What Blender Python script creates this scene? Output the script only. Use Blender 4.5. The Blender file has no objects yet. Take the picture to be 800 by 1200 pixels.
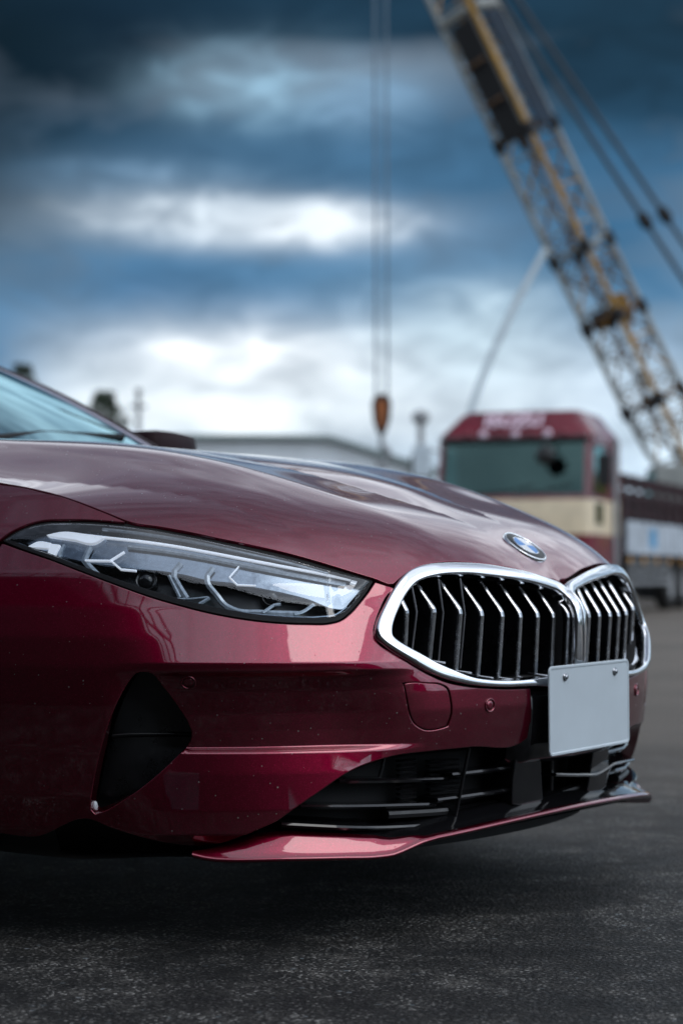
import bpy, bmesh, math, random
import numpy as np
from mathutils import Vector, Matrix, Euler
from mathutils.geometry import delaunay_2d_cdt

random.seed(4)
rng = np.random.default_rng(4)
scene = bpy.context.scene
COL = scene.collection

# ------------------------------------------------------------------ camera
CX, CY, CH = -3.5, -1.805, 0.635
YAW = math.radians(33.9)
FPX, HOR = 2400.0, 675.0                      # focal length and horizon in photo pixels (800 x 1200)
CAMP = np.array([CX, CY])
DV = np.array([math.cos(YAW), math.sin(YAW)])
RV = np.array([math.sin(YAW), -math.cos(YAW)])
cam_d = bpy.data.cameras.new('camera')
cam = bpy.data.objects.new('camera', cam_d)
COL.objects.link(cam)
cam.location = (CX, CY, CH)
PITCH = math.atan((HOR - 600) / FPX)
cam.rotation_euler = (math.radians(90) + PITCH, 0, YAW - math.radians(90))
cam_d.sensor_fit = 'VERTICAL'
cam_d.sensor_height = 36
cam_d.lens = 36 * FPX / 1200
cam_d.clip_start = 0.05
cam_d.clip_end = 3000
cam_d.dof.use_dof = True
cam_d.dof.focus_distance = 3.42
cam_d.dof.aperture_fstop = 3.5
scene.camera = cam

# ------------------------------------------------------------------ world, sun, exposure
scene.view_settings.view_transform = 'Standard'
scene.view_settings.look = 'None'
scene.view_settings.exposure = -0.25
scene.view_settings.gamma = 1.0
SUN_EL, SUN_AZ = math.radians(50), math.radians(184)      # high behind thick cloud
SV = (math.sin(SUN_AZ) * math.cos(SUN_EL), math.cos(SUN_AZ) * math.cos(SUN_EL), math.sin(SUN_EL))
w = bpy.data.worlds.new("World")
scene.world = w
w.use_nodes = True
nt = w.node_tree
nt.nodes.clear()
def N(tree, typ, **kw):
    n = tree.nodes.new(typ)
    for k, v in kw.items():
        setattr(n, k, v)
    return n
def L(tree, a, b):
    tree.links.new(a, b)
def mathn(tree, op, a, b=None, c=None, clamp=False):
    n = tree.nodes.new('ShaderNodeMath'); n.operation = op; n.use_clamp = clamp
    for i, v in enumerate((a, b, c)):
        if v is None: continue
        if isinstance(v, (int, float)): n.inputs[i].default_value = v
        else: tree.links.new(v, n.inputs[i])
    return n.outputs[0]
def rampn(tree, fac, stops, interp='LINEAR'):
    n = tree.nodes.new('ShaderNodeValToRGB')
    n.color_ramp.interpolation = interp
    while len(n.color_ramp.elements) < len(stops): n.color_ramp.elements.new(0.5)
    for e, (p, c) in zip(n.color_ramp.elements, stops):
        e.position = p
        e.color = (c[0], c[1], c[2], 1) if not isinstance(c, (int, float)) else (c, c, c, 1)
    if fac is not None: tree.links.new(fac, n.inputs[0])
    return n
def mixc(tree, fac, a, b, blend='MIX'):
    n = tree.nodes.new('ShaderNodeMix'); n.data_type = 'RGBA'; n.blend_type = blend
    for s, v in ((n.inputs[0], fac), (n.inputs[6], a), (n.inputs[7], b)):
        if isinstance(v, (int, float)): s.default_value = v
        elif isinstance(v, tuple): s.default_value = (v[0], v[1], v[2], 1)
        else: tree.links.new(v, s)
    return n.outputs[2]

def build_world():
    tc = N(nt, 'ShaderNodeTexCoord')
    dirv = tc.outputs['Generated']
    sep = N(nt, 'ShaderNodeSeparateXYZ'); L(nt, dirv, sep.inputs[0])
    el = sep.outputs[2]
    # storm cloud over a pale horizon: base colour by elevation
    base = rampn(nt, mathn(nt, 'MULTIPLY', el, 1.0, clamp=True), [
        (0.0, (0.62, 0.76, 0.88)), (0.06, (0.66, 0.81, 0.94)), (0.105, (0.52, 0.68, 0.83)),
        (0.155, (0.44, 0.58, 0.73)), (0.21, (0.42, 0.54, 0.68)), (0.262, (0.58, 0.69, 0.80)),
        (0.33, (1.08, 1.18, 1.28)), (0.46, (1.08, 1.18, 1.29)), (0.62, (0.20, 0.245, 0.33)), (1.0, (0.06, 0.075, 0.11))]).outputs[0]
    # stretched cloud noise
    mp = N(nt, 'ShaderNodeMapping'); L(nt, dirv, mp.inputs[0])
    mp.inputs['Scale'].default_value = (1, 1, 2.3)
    no = N(nt, 'ShaderNodeTexNoise'); L(nt, mp.outputs[0], no.inputs['Vector'])
    no.inputs['Scale'].default_value = 10.0; no.inputs['Detail'].default_value = 5
    no.inputs['Roughness'].default_value = 0.50; no.inputs['Distortion'].default_value = 0.5
    cl = rampn(nt, no.outputs[0], [(0.36, 0.0), (0.66, 1.0)], 'EASE').outputs[0]
    light = mixc(nt, 1.0, base, (1.35, 1.35, 1.35), 'MULTIPLY')
    dark = mixc(nt, 1.0, base, (0.66, 0.70, 0.75), 'MULTIPLY')
    col = mixc(nt, cl, dark, light)
    # individual cloud banks, each at its own bearing and height
    r_ = N(nt, 'ShaderNodeVectorMath', operation='DOT_PRODUCT'); L(nt, dirv, r_.inputs[0]); r_.inputs[1].default_value = (RV[0], RV[1], 0)
    f_ = N(nt, 'ShaderNodeVectorMath', operation='DOT_PRODUCT'); L(nt, dirv, f_.inputs[0]); f_.inputs[1].default_value = (DV[0], DV[1], 0)
    front = mathn(nt, 'GREATER_THAN', f_.outputs['Value'], 0.0)
    no3 = N(nt, 'ShaderNodeTexNoise'); L(nt, mp.outputs[0], no3.inputs['Vector']); no3.inputs['Scale'].default_value = 26; no3.inputs['Detail'].default_value = 4; no3.inputs['Distortion'].default_value = 0.6
    wob = mathn(nt, 'ADD', mathn(nt, 'SUBTRACT', no.outputs[0], 0.5), mathn(nt, 'MULTIPLY', mathn(nt, 'SUBTRACT', no3.outputs[0], 0.5), 1.1))
    def bank(col, x, y, sx, sy, c, amt, wv=1.6):
        a0, e0 = (x - 400) / FPX, (HOR - y) / FPX
        a = mathn(nt, 'DIVIDE', mathn(nt, 'SUBTRACT', r_.outputs['Value'], a0), sx / FPX)
        e = mathn(nt, 'DIVIDE', mathn(nt, 'SUBTRACT', el, e0), sy / FPX)
        q = mathn(nt, 'ADD', mathn(nt, 'MULTIPLY', a, a), mathn(nt, 'MULTIPLY', e, e))
        q = mathn(nt, 'ADD', q, mathn(nt, 'MULTIPLY', wob, -wv * 2))
        g = mathn(nt, 'EXPONENT', mathn(nt, 'MULTIPLY', q, -1.0))
        g = mathn(nt, 'MULTIPLY', mathn(nt, 'MULTIPLY', g, front), amt, clamp=True)
        return mixc(nt, g, col, c)
    # slate cloud; darkest top and left patches paint in lens vignette; then light breaks
    col = bank(col, 400, 345, 560, 75, (0.105, 0.270, 0.475), 1.3, 0.5)
    col = bank(col, 420, 190, 560, 80, (0.075, 0.195, 0.345), 1.4, 0.5)
    col = bank(col, 400, 28, 560, 46, (0.013, 0.047, 0.088), 1.7, 0.3)
    col = bank(col, 760, 95, 230, 88, (0.009, 0.036, 0.066), 1.4, 0.4)
    col = bank(col, 700, 270, 170, 110, (0.045, 0.150, 0.285), 0.85, 0.5)
    col = bank(col, 110, 75, 180, 72, (0.006, 0.024, 0.050), 1.2, 0.5)
    col = bank(col, -430, 160, 480, 215, (0.005, 0.017, 0.028), 1.6, 0.6)
    col = bank(col, -160, 110, 230, 170, (0.002, 0.009, 0.015), 0.9, 0.4)
    col = bank(col, 310, 110, 100, 38, (0.32, 0.53, 0.70), 0.95, 1.5)
    col = bank(col, 430, 130, 80, 30, (0.22, 0.38, 0.56), 0.7, 1.2)
    col = bank(col, 170, 215, 120, 22, (0.16, 0.29, 0.44), 0.8, 1.0)
    col = bank(col, 350, 268, 115, 24, (1.0, 1.09, 1.17), 1.0, 1.3)
    col = bank(col, 230, 258, 110, 26, (0.80, 0.92, 1.03), 0.9, 1.5)
    col = bank(col, 170, 338, 120, 30, (0.078, 0.205, 0.38), 0.8, 0.7)
    col = bank(col, 350, 425, 260, 46, (1.12, 1.19, 1.25), 1.0, 0.9)
    col = bank(col, 300, 480, 330, 45, (1.02, 1.12, 1.19), 0.95, 0.6)
    col = bank(col, 540, 400, 120, 60, (0.70, 0.90, 1.03), 0.9, 0.8)
    col = bank(col, -20, 420, 85, 80, (0.10, 0.24, 0.42), 0.9, 0.5)
    bil = rampn(nt, no3.outputs[0], [(0.32, 0.84), (0.5, 1.0), (0.68, 1.15)]).outputs[0]
    col = mixc(nt, 1.0, col, bil, 'MULTIPLY')
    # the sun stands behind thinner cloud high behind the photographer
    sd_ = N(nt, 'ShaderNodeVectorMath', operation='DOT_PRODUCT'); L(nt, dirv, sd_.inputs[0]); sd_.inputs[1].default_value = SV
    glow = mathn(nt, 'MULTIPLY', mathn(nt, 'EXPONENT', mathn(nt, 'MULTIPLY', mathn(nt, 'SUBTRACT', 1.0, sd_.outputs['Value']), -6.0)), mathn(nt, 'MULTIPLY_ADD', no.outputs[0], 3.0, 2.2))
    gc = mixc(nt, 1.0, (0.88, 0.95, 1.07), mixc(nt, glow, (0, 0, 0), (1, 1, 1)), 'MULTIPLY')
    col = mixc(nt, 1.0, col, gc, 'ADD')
    sky = N(nt, 'ShaderNodeTexSky', sky_type='NISHITA')
    sky.sun_disc = False; sky.sun_elevation = SUN_EL; sky.sun_rotation = SUN_AZ
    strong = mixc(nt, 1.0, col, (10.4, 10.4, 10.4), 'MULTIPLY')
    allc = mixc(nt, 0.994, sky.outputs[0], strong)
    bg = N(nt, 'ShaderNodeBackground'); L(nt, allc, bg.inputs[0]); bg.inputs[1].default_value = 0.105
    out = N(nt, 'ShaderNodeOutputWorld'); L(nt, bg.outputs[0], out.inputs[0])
build_world()
sun_d = bpy.data.lights.new('sun', 'SUN'); sun_d.energy = 0.55; sun_d.angle = math.radians(25); sun_d.color = (1.0, 0.96, 0.92)
sun = bpy.data.objects.new('sun', sun_d); COL.objects.link(sun)
# Nishita rotation is measured clockwise from +Y; the lamp shines from there
sv = Vector((math.sin(SUN_AZ) * math.cos(SUN_EL), math.cos(SUN_AZ) * math.cos(SUN_EL), math.sin(SUN_EL)))
sun.rotation_euler = (-sv).to_track_quat('-Z', 'Y').to_euler()

# ------------------------------------------------------------------ materials
MAT = {}
def pmat(name, col, rough=0.5, metal=0.0, coat=0.0, spec=0.5, emit=None, emit_s=0):
    m = bpy.data.materials.new(name); m.use_nodes = True
    b = m.node_tree.nodes['Principled BSDF']
    b.inputs['Base Color'].default_value = (*col, 1)
    b.inputs['Roughness'].default_value = rough
    b.inputs['Metallic'].default_value = metal
    b.inputs['Coat Weight'].default_value = coat
    b.inputs['Coat Roughness'].default_value = 0.03
    b.inputs['Specular IOR Level'].default_value = spec
    if emit: b.inputs['Emission Color'].default_value = (*emit, 1); b.inputs['Emission Strength'].default_value = emit_s
    MAT[name] = m
    return m
def vary(name, scale, amount, detail=4, bump=0.0, bscale=None, rough_var=0.0, stretch=None):
    """multiply the base colour by object-space noise and add fine relief"""
    m = MAT[name]; t = m.node_tree; b = t.nodes['Principled BSDF']
    tc = N(t, 'ShaderNodeTexCoord')
    vec = tc.outputs['Object']
    if stretch:
        mp = N(t, 'ShaderNodeMapping'); L(t, vec, mp.inputs[0]); mp.inputs['Scale'].default_value = stretch; vec = mp.outputs[0]
    no = N(t, 'ShaderNodeTexNoise'); L(t, vec, no.inputs['Vector'])
    no.inputs['Scale'].default_value = scale; no.inputs['Detail'].default_value = detail; no.inputs['Roughness'].default_value = 0.65
    c = tuple(b.inputs['Base Color'].default_value)[:3]
    r = rampn(t, no.outputs[0], [(0.3, tuple(x * (1 - amount) for x in c)), (0.7, tuple(min(1, x * (1 + amount)) for x in c))])
    L(t, r.outputs[0], b.inputs['Base Color'])
    if rough_var:
        r0 = b.inputs['Roughness'].default_value
        rr = rampn(t, no.outputs[0], [(0.3, max(0, r0 - rough_var)), (0.7, min(1, r0 + rough_var))])
        L(t, rr.outputs[0], b.inputs['Roughness'])
    if bump:
        n2 = N(t, 'ShaderNodeTexNoise'); L(t, tc.outputs['Object'], n2.inputs['Vector']); n2.inputs['Scale'].default_value = bscale or scale * 6
        n2.inputs['Detail'].default_value = 3
        bp = N(t, 'ShaderNodeBump'); L(t, n2.outputs[0], bp.inputs['Height']); bp.inputs['Strength'].default_value = bump; bp.inputs['Distance'].default_value = 0.01
        L(t, bp.outputs[0], b.inputs['Normal'])
    return m

def car_paint():
    m = pmat('car_paint', (0.17, 0.0015, 0.030), 0.34, 0.95, 1.0)
    m.node_tree.nodes['Principled BSDF'].inputs['Coat IOR'].default_value = 1.8
    t = m.node_tree; b = t.nodes['Principled BSDF']
    b.inputs['Coat Roughness'].default_value = 0.025
    tc = N(t, 'ShaderNodeTexCoord')
    # metallic flake: tiny colour variation
    v = N(t, 'ShaderNodeTexVoronoi'); L(t, tc.outputs['Object'], v.inputs['Vector']); v.inputs['Scale'].default_value = 900
    sc = N(t, 'ShaderNodeSeparateColor'); L(t, v.outputs['Color'], sc.inputs[0])
    fl = rampn(t, sc.outputs[0], [(0.0, (0.155, 0.0006, 0.016)), (0.93, (0.25, 0.001, 0.028)), (1.0, (0.35, 0.007, 0.05))])
    # road dust / dried drops
    v2 = N(t, 'ShaderNodeTexVoronoi'); L(t, tc.outputs['Object'], v2.inputs['Vector']); v2.inputs['Scale'].default_value = 88
    s2 = N(t, 'ShaderNodeSeparateColor'); L(t, v2.outputs['Color'], s2.inputs[0])
    size = mathn(t, 'MULTIPLY', mathn(t, 'GREATER_THAN', s2.outputs[0], 0.30), mathn(t, 'MULTIPLY_ADD', mathn(t, 'POWER', s2.outputs[1], 2.0), 0.13, 0.03))
    drop = mathn(t, 'LESS_THAN', v2.outputs['Distance'], size)
    soft = mathn(t, 'SUBTRACT', 1.0, mathn(t, 'DIVIDE', v2.outputs['Distance'], mathn(t, 'ADD', size, 0.0001)), clamp=True)
    c2 = mixc(t, mathn(t, 'MULTIPLY', drop, 0.32), fl.outputs[0], (0.24, 0.20, 0.20))
    L(t, c2, b.inputs['Base Color'])
    bp = N(t, 'ShaderNodeBump'); bp.inputs['Strength'].default_value = 0.75; bp.inputs['Distance'].default_value = 0.0012
    L(t, mathn(t, 'MULTIPLY', soft, drop), bp.inputs['Height'])
    L(t, bp.outputs[0], b.inputs['Coat Normal'])
    L(t, mathn(t, 'MULTIPLY_ADD', drop, 0.35, 0.025), b.inputs['Coat Roughness'])
car_paint()
pmat('gloss_black', (0.006, 0.006, 0.007), 0.12, 0, 0.3)
pmat('satin_black', (0.012, 0.012, 0.013), 0.38); vary('satin_black', 30, 0.35, rough_var=0.12)
pmat('matt_black', (0.008, 0.008, 0.009), 0.75); vary('matt_black', 20, 0.3)
pmat('pillar_maroon', (0.014, 0.002, 0.004), 0.55, 0, 0.0, 0.15); vary('pillar_maroon', 8, 0.2)
pmat('glint_pale', (0.50, 0.48, 0.56), 0.3, 0.6); vary('glint_pale', 20, 0.1)  # pale tone standing for light reflected at the windscreen edge
pmat('duct_black', (0.0045, 0.0048, 0.006), 0.32); vary('duct_black', 25, 0.4, rough_var=0.1)
pmat('shutter_grey', (0.16, 0.16, 0.17), 0.35, 0.6); vary('shutter_grey', 30, 0.2)
pmat('rubber', (0.013, 0.013, 0.013), 0.7); vary('rubber', 15, 0.35, bump=0.2)
pmat('chrome', (0.86, 0.87, 0.89), 0.055, 1.0)
def smudged_chrome():
    t = MAT['chrome'].node_tree; b = t.nodes['Principled BSDF']; tc = N(t, 'ShaderNodeTexCoord')
    no = N(t, 'ShaderNodeTexNoise'); L(t, tc.outputs['Object'], no.inputs['Vector']); no.inputs['Scale'].default_value = 45; no.inputs['Detail'].default_value = 6
    L(t, rampn(t, no.outputs[0], [(0.35, 0.035), (0.75, 0.14)]).outputs[0], b.inputs['Roughness'])
smudged_chrome()
pmat('satin_chrome', (0.62, 0.64, 0.67), 0.22, 1.0); vary('satin_chrome', 60, 0.12, rough_var=0.08)
pmat('reflector_silver', (0.24, 0.28, 0.33), 0.22, 1.0); vary('reflector_silver', 90, 0.25, rough_var=0.1)
pmat('light_guide', (0.86, 0.89, 0.95), 0.18, 0.0, 0.6, emit=(0.82, 0.88, 1.0), emit_s=0.55)
pmat('dim_guide', (0.34, 0.39, 0.44), 0.22, 0.4, 0.5); vary('dim_guide', 120, 0.3)
pmat('plate_white', (0.60, 0.68, 0.73), 0.34, 0, 0.25); vary('plate_white', 6, 0.05, rough_var=0.1)
pmat('bolt_steel', (0.45, 0.47, 0.50), 0.25, 1.0); vary('bolt_steel', 200, 0.3)
pmat('emblem_blue', (0.02, 0.22, 0.62), 0.3, 0, 0.15, 0.25); pmat('emblem_white', (0.82, 0.84, 0.86), 0.3, 0, 0.1, 0.25)
pmat('emblem_black', (0.008, 0.009, 0.011), 0.35, 0, 0.0, 0.2)
def glass(name, tint, f0=0.04, rough=0.0, power=5.0, gcol=(1, 1, 1)):
    m = bpy.data.materials.new(name); m.use_nodes = True; t = m.node_tree; t.nodes.clear()
    tr = N(t, 'ShaderNodeBsdfTransparent'); tr.inputs[0].default_value = (*tint, 1)
    gl = N(t, 'ShaderNodeBsdfGlossy'); gl.inputs['Roughness'].default_value = rough; gl.inputs[0].default_value = (*gcol, 1)
    lw = N(t, 'ShaderNodeLayerWeight'); lw.inputs[0].default_value = 0.5
    f = mathn(t, 'MULTIPLY_ADD', mathn(t, 'POWER', lw.outputs['Facing'], power), 1 - f0, f0, clamp=True)
    # a film of dust and dried drops over the pane
    tc = N(t, 'ShaderNodeTexCoord')
    v2 = N(t, 'ShaderNodeTexVoronoi'); L(t, tc.outputs['Object'], v2.inputs['Vector']); v2.inputs['Scale'].default_value = 75
    s2 = N(t, 'ShaderNodeSeparateColor'); L(t, v2.outputs['Color'], s2.inputs[0])
    size = mathn(t, 'MULTIPLY', mathn(t, 'GREATER_THAN', s2.outputs[0], 0.6), mathn(t, 'MULTIPLY_ADD', s2.outputs[1], 0.07, 0.02))
    drop = mathn(t, 'LESS_THAN', v2.outputs['Distance'], size)
    mx = N(t, 'ShaderNodeMixShader'); L(t, f, mx.inputs[0]); L(t, tr.outputs[0], mx.inputs[1]); L(t, gl.outputs[0], mx.inputs[2])
    df = N(t, 'ShaderNodeBsdfDiffuse'); df.inputs[0].default_value = (0.55, 0.57, 0.6, 1)
    m2 = N(t, 'ShaderNodeMixShader'); L(t, mathn(t, 'MULTIPLY', drop, 0.5), m2.inputs[0]); L(t, mx.outputs[0], m2.inputs[1]); L(t, df.outputs[0], m2.inputs[2])
    o = N(t, 'ShaderNodeOutputMaterial'); L(t, m2.outputs[0], o.inputs[0])
    MAT[name] = m
glass('lamp_glass', (0.93, 0.97, 1.0), 0.085, power=3.2)
glass('screen_glass', (0.10, 0.17, 0.18), 0.26, 0.02, power=2.4, gcol=(.50, .78, .86))
glass('truck_glass', (0.14, 0.24, 0.24), 0.065, 0.03, power=3.0, gcol=(.55, .95, .95))
pmat('cabin_dark', (0.012, 0.016, 0.018), 0.8); vary('cabin_dark', 5, 0.4)
pmat('truck_red', (0.15, 0.0035, 0.016), 0.33, 0, 0.5); vary('truck_red', 3, 0.25, rough_var=0.1)
pmat('truck_maroon', (0.026, 0.005, 0.008), 0.55); vary('truck_maroon', 2.5, 0.5, rough_var=0.15)
pmat('truck_cream', (0.74, 0.61, 0.42), 0.45, 0, 0.3); vary('truck_cream', 4, 0.12)
pmat('letter_white', (0.80, 0.62, 0.72), 0.4); vary('letter_white', 5, 0.05)
pmat('grey_steel', (0.26, 0.27, 0.28), 0.5, 0.3); vary('grey_steel', 4, 0.3)
pmat('tarp_pale', (0.42, 0.47, 0.52), 0.7); vary('tarp_pale', 2.2, 0.35)
pmat('tarp_blue', (0.08, 0.30, 0.52), 0.6); vary('tarp_blue', 3, 0.3)
pmat('marker_amber', (0.75, 0.36, 0.05), 0.4); vary('marker_amber', 9, 0.15)
pmat('crane_white', (0.24, 0.25, 0.235), 0.5, 0, 0.1); vary('crane_white', 1.2, 0.3, rough_var=0.15)
pmat('crane_yellow', (0.30, 0.15, 0.006), 0.5, 0, 0.1); vary('crane_yellow', 1.4, 0.45, rough_var=0.15)
pmat('crane_rust', (0.085, 0.040, 0.012), 0.65); vary('crane_rust', 2, 0.4)
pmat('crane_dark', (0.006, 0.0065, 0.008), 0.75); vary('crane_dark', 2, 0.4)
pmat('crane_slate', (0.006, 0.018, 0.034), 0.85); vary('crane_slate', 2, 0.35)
pmat('rope_steel', (0.16, 0.20, 0.24), 0.5, 0.6); vary('rope_steel', 3, 0.2)
pmat('pendant_dark', (0.022, 0.030, 0.038), 0.6); vary('pendant_dark', 3, 0.2)
pmat('rope_pale', (0.52, 0.60, 0.64), 0.7); vary('rope_pale', 3, 0.15)
pmat('hook_orange', (0.30, 0.085, 0.015), 0.5); vary('hook_orange', 5, 0.5)
pmat('shed_wall', (0.80, 0.84, 0.87), 0.7, 0.1); vary('shed_wall', 0.4, 0.12, stretch=(1, 1, 0.2))
pmat('shed_roof', (0.22, 0.28, 0.28), 0.6, 0.2); vary('shed_roof', 0.3, 0.2)
pmat('yard_wall', (0.012, 0.010, 0.011), 0.8); vary('yard_wall', 0.6, 0.35, stretch=(1, 1, 0.3))
pmat('hill_green', (0.035, 0.055, 0.045), 0.9); vary('hill_green', 0.05, 0.4)
pmat('leaf', (0.035, 0.050, 0.030), 0.7); vary('leaf', 1.5, 0.5)
pmat('bark', (0.07, 0.055, 0.045), 0.85); vary('bark', 6, 0.3)
pmat('tank_brown', (0.014, 0.009, 0.008), 0.6); vary('tank_brown', 1.0, 0.4)
pmat('pole_grey', (0.30, 0.31, 0.32), 0.7); vary('pole_grey', 2, 0.2)

def ground_mat():
    m = bpy.data.materials.new('yard_ground'); m.use_nodes = True; t = m.node_tree; b = t.nodes['Principled BSDF']
    tc = N(t, 'ShaderNodeTexCoord'); P = tc.outputs['Object']
    big = N(t, 'ShaderNodeTexNoise'); L(t, P, big.inputs['Vector']); big.inputs['Scale'].default_value = 0.55; big.inputs['Detail'].default_value = 5
    mid = N(t, 'ShaderNodeTexNoise'); L(t, P, mid.inputs['Vector']); mid.inputs['Scale'].default_value = 16; mid.inputs['Detail'].default_value = 6; mid.inputs['Roughness'].default_value = 0.7
    fine = N(t, 'ShaderNodeTexNoise'); L(t, P, fine.inputs['Vector']); fine.inputs['Scale'].default_value = 120; fine.inputs['Detail'].default_value = 4; fine.inputs['Roughness'].default_value = 0.75
    vo = N(t, 'ShaderNodeTexVoronoi'); L(t, P, vo.inputs['Vector']); vo.inputs['Scale'].default_value = 85
    sc = N(t, 'ShaderNodeSeparateColor'); L(t, vo.outputs['Color'], sc.inputs[0])
    # dark worn asphalt: binder with stones of every shade set in it
    vo2 = N(t, 'ShaderNodeTexVoronoi'); L(t, P, vo2.inputs['Vector']); vo2.inputs['Scale'].default_value = 135
    s3 = N(t, 'ShaderNodeSeparateColor'); L(t, vo2.outputs['Color'], s3.inputs[0])
    patch = N(t, 'ShaderNodeTexNoise'); L(t, P, patch.inputs['Vector']); patch.inputs['Scale'].default_value = 3.2; patch.inputs['Detail'].default_value = 8; patch.inputs['Roughness'].default_value = 0.72
    pm = rampn(t, patch.outputs[0], [(0.38, 0.12), (0.5, 0.62), (0.64, 2.1)]).outputs[0]
    binder = rampn(t, mathn(t, 'MULTIPLY_ADD', fine.outputs[0], 0.6, mathn(t, 'MULTIPLY', mid.outputs[0], 0.4)),
                 [(0.38, (0.0025, 0.0025, 0.0025)), (0.5, (0.018, 0.017, 0.0155)), (0.60, (0.11, 0.103, 0.092))]).outputs[0]
    shade = mathn(t, 'POWER', s3.outputs[0], 2.6)
    stone = mixc(t, shade, (0.006, 0.006, 0.006), (0.44, 0.425, 0.395))
    asph = mixc(t, mathn(t, 'MULTIPLY', mathn(t, 'LESS_THAN', vo2.outputs['Distance'], 0.40), 0.75), binder, stone)
    asph = mixc(t, 1.0, asph, pm, 'MULTIPLY')
    chip = mathn(t, 'MULTIPLY', mathn(t, 'GREATER_THAN', sc.outputs[0], 0.955), mathn(t, 'LESS_THAN', vo.outputs['Distance'], mathn(t, 'MULTIPLY_ADD', sc.outputs[2], 0.3, 0.15)))
    chipc = mixc(t, sc.outputs[1], (0.10, 0.125, 0.14), (0.34, 0.38, 0.40))
    asph = mixc(t, mathn(t, 'MULTIPLY', chip, mathn(t, 'MULTIPLY', pm, 0.5), clamp=True), asph, chipc)
    # pale dusty concrete further along; darker near end also paints in shade and vignette
    conc = rampn(t, mathn(t, 'MULTIPLY_ADD', mid.outputs[0], 0.55, mathn(t, 'MULTIPLY', big.outputs[0], 0.45)),
                 [(0.3, (0.075, 0.064, 0.052)), (0.7, (0.25, 0.213, 0.175))]).outputs[0]
    sp = N(t, 'ShaderNodeSeparateXYZ'); L(t, P, sp.inputs[0])
    along = mathn(t, 'ADD', mathn(t, 'MULTIPLY', sp.outputs[0], float(DV[0])), mathn(t, 'MULTIPLY', sp.outputs[1], float(DV[1])))
    edge = mathn(t, 'ADD', along, mathn(t, 'MULTIPLY', big.outputs[0], 3.0))
    mask = rampn(t, mathn(t, 'MULTIPLY_ADD', edge, 0.1, 0.0, clamp=True), [(0.16, 0.0), (0.62, 1.0)]).outputs[0]
    col = mixc(t, mask, asph, conc)
    L(t, col, b.inputs['Base Color'])
    L(t, rampn(t, mid.outputs[0], [(0.3, 0.55), (0.7, 0.85)]).outputs[0], b.inputs['Roughness'])
    b.inputs['Specular IOR Level'].default_value = 0.35
    bp = N(t, 'ShaderNodeBump'); bp.inputs['Strength'].default_value = 1.0; bp.inputs['Distance'].default_value = 0.010
    hgt = mathn(t, 'ADD', mathn(t, 'MULTIPLY', fine.outputs[0], 0.8), mathn(t, 'SUBTRACT', mathn(t, 'MULTIPLY', mid.outputs[0], 0.8), mathn(t, 'MULTIPLY', vo2.outputs['Distance'], 0.5)))
    L(t, hgt, bp.inputs['Height']); L(t, bp.outputs[0], b.inputs['Normal'])
    MAT['yard_ground'] = m
ground_mat()

# ------------------------------------------------------------------ object helpers
def tag(o, label=None, cat=None, group=None, kind=None):
    if label: o['label'] = label
    if cat: o['category'] = cat
    if group: o['group'] = group
    if kind: o['kind'] = kind
    return o
def empty(name, label, cat, loc=(0, 0, 0), rz=0.0, group=None):
    o = bpy.data.objects.new(name, None); COL.objects.link(o)
    o.location = loc; o.rotation_euler = (0, 0, rz); o.empty_display_size = 0.2
    return tag(o, label, cat, group)
def link_mesh(name, me, mat, parent=None):
    o = bpy.data.objects.new(name, me); COL.objects.link(o)
    if mat is not None and not me.materials: me.materials.append(MAT[mat])
    if parent is not None: o.parent = parent
    return o
def mesh_obj(name, verts, faces, mat, parent=None, smooth=False, normals=None):
    me = bpy.data.meshes.new(name)
    me.from_pydata([tuple(map(float, v)) for v in verts], [], faces)
    me.update()
    if smooth or normals is not None:
        me.polygons.foreach_set('use_smooth', [True] * len(me.polygons))
    if normals is not None:
        me.normals_split_custom_set_from_vertices([tuple(map(float, n)) for n in normals])
    return link_mesh(name, me, mat, parent)
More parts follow.
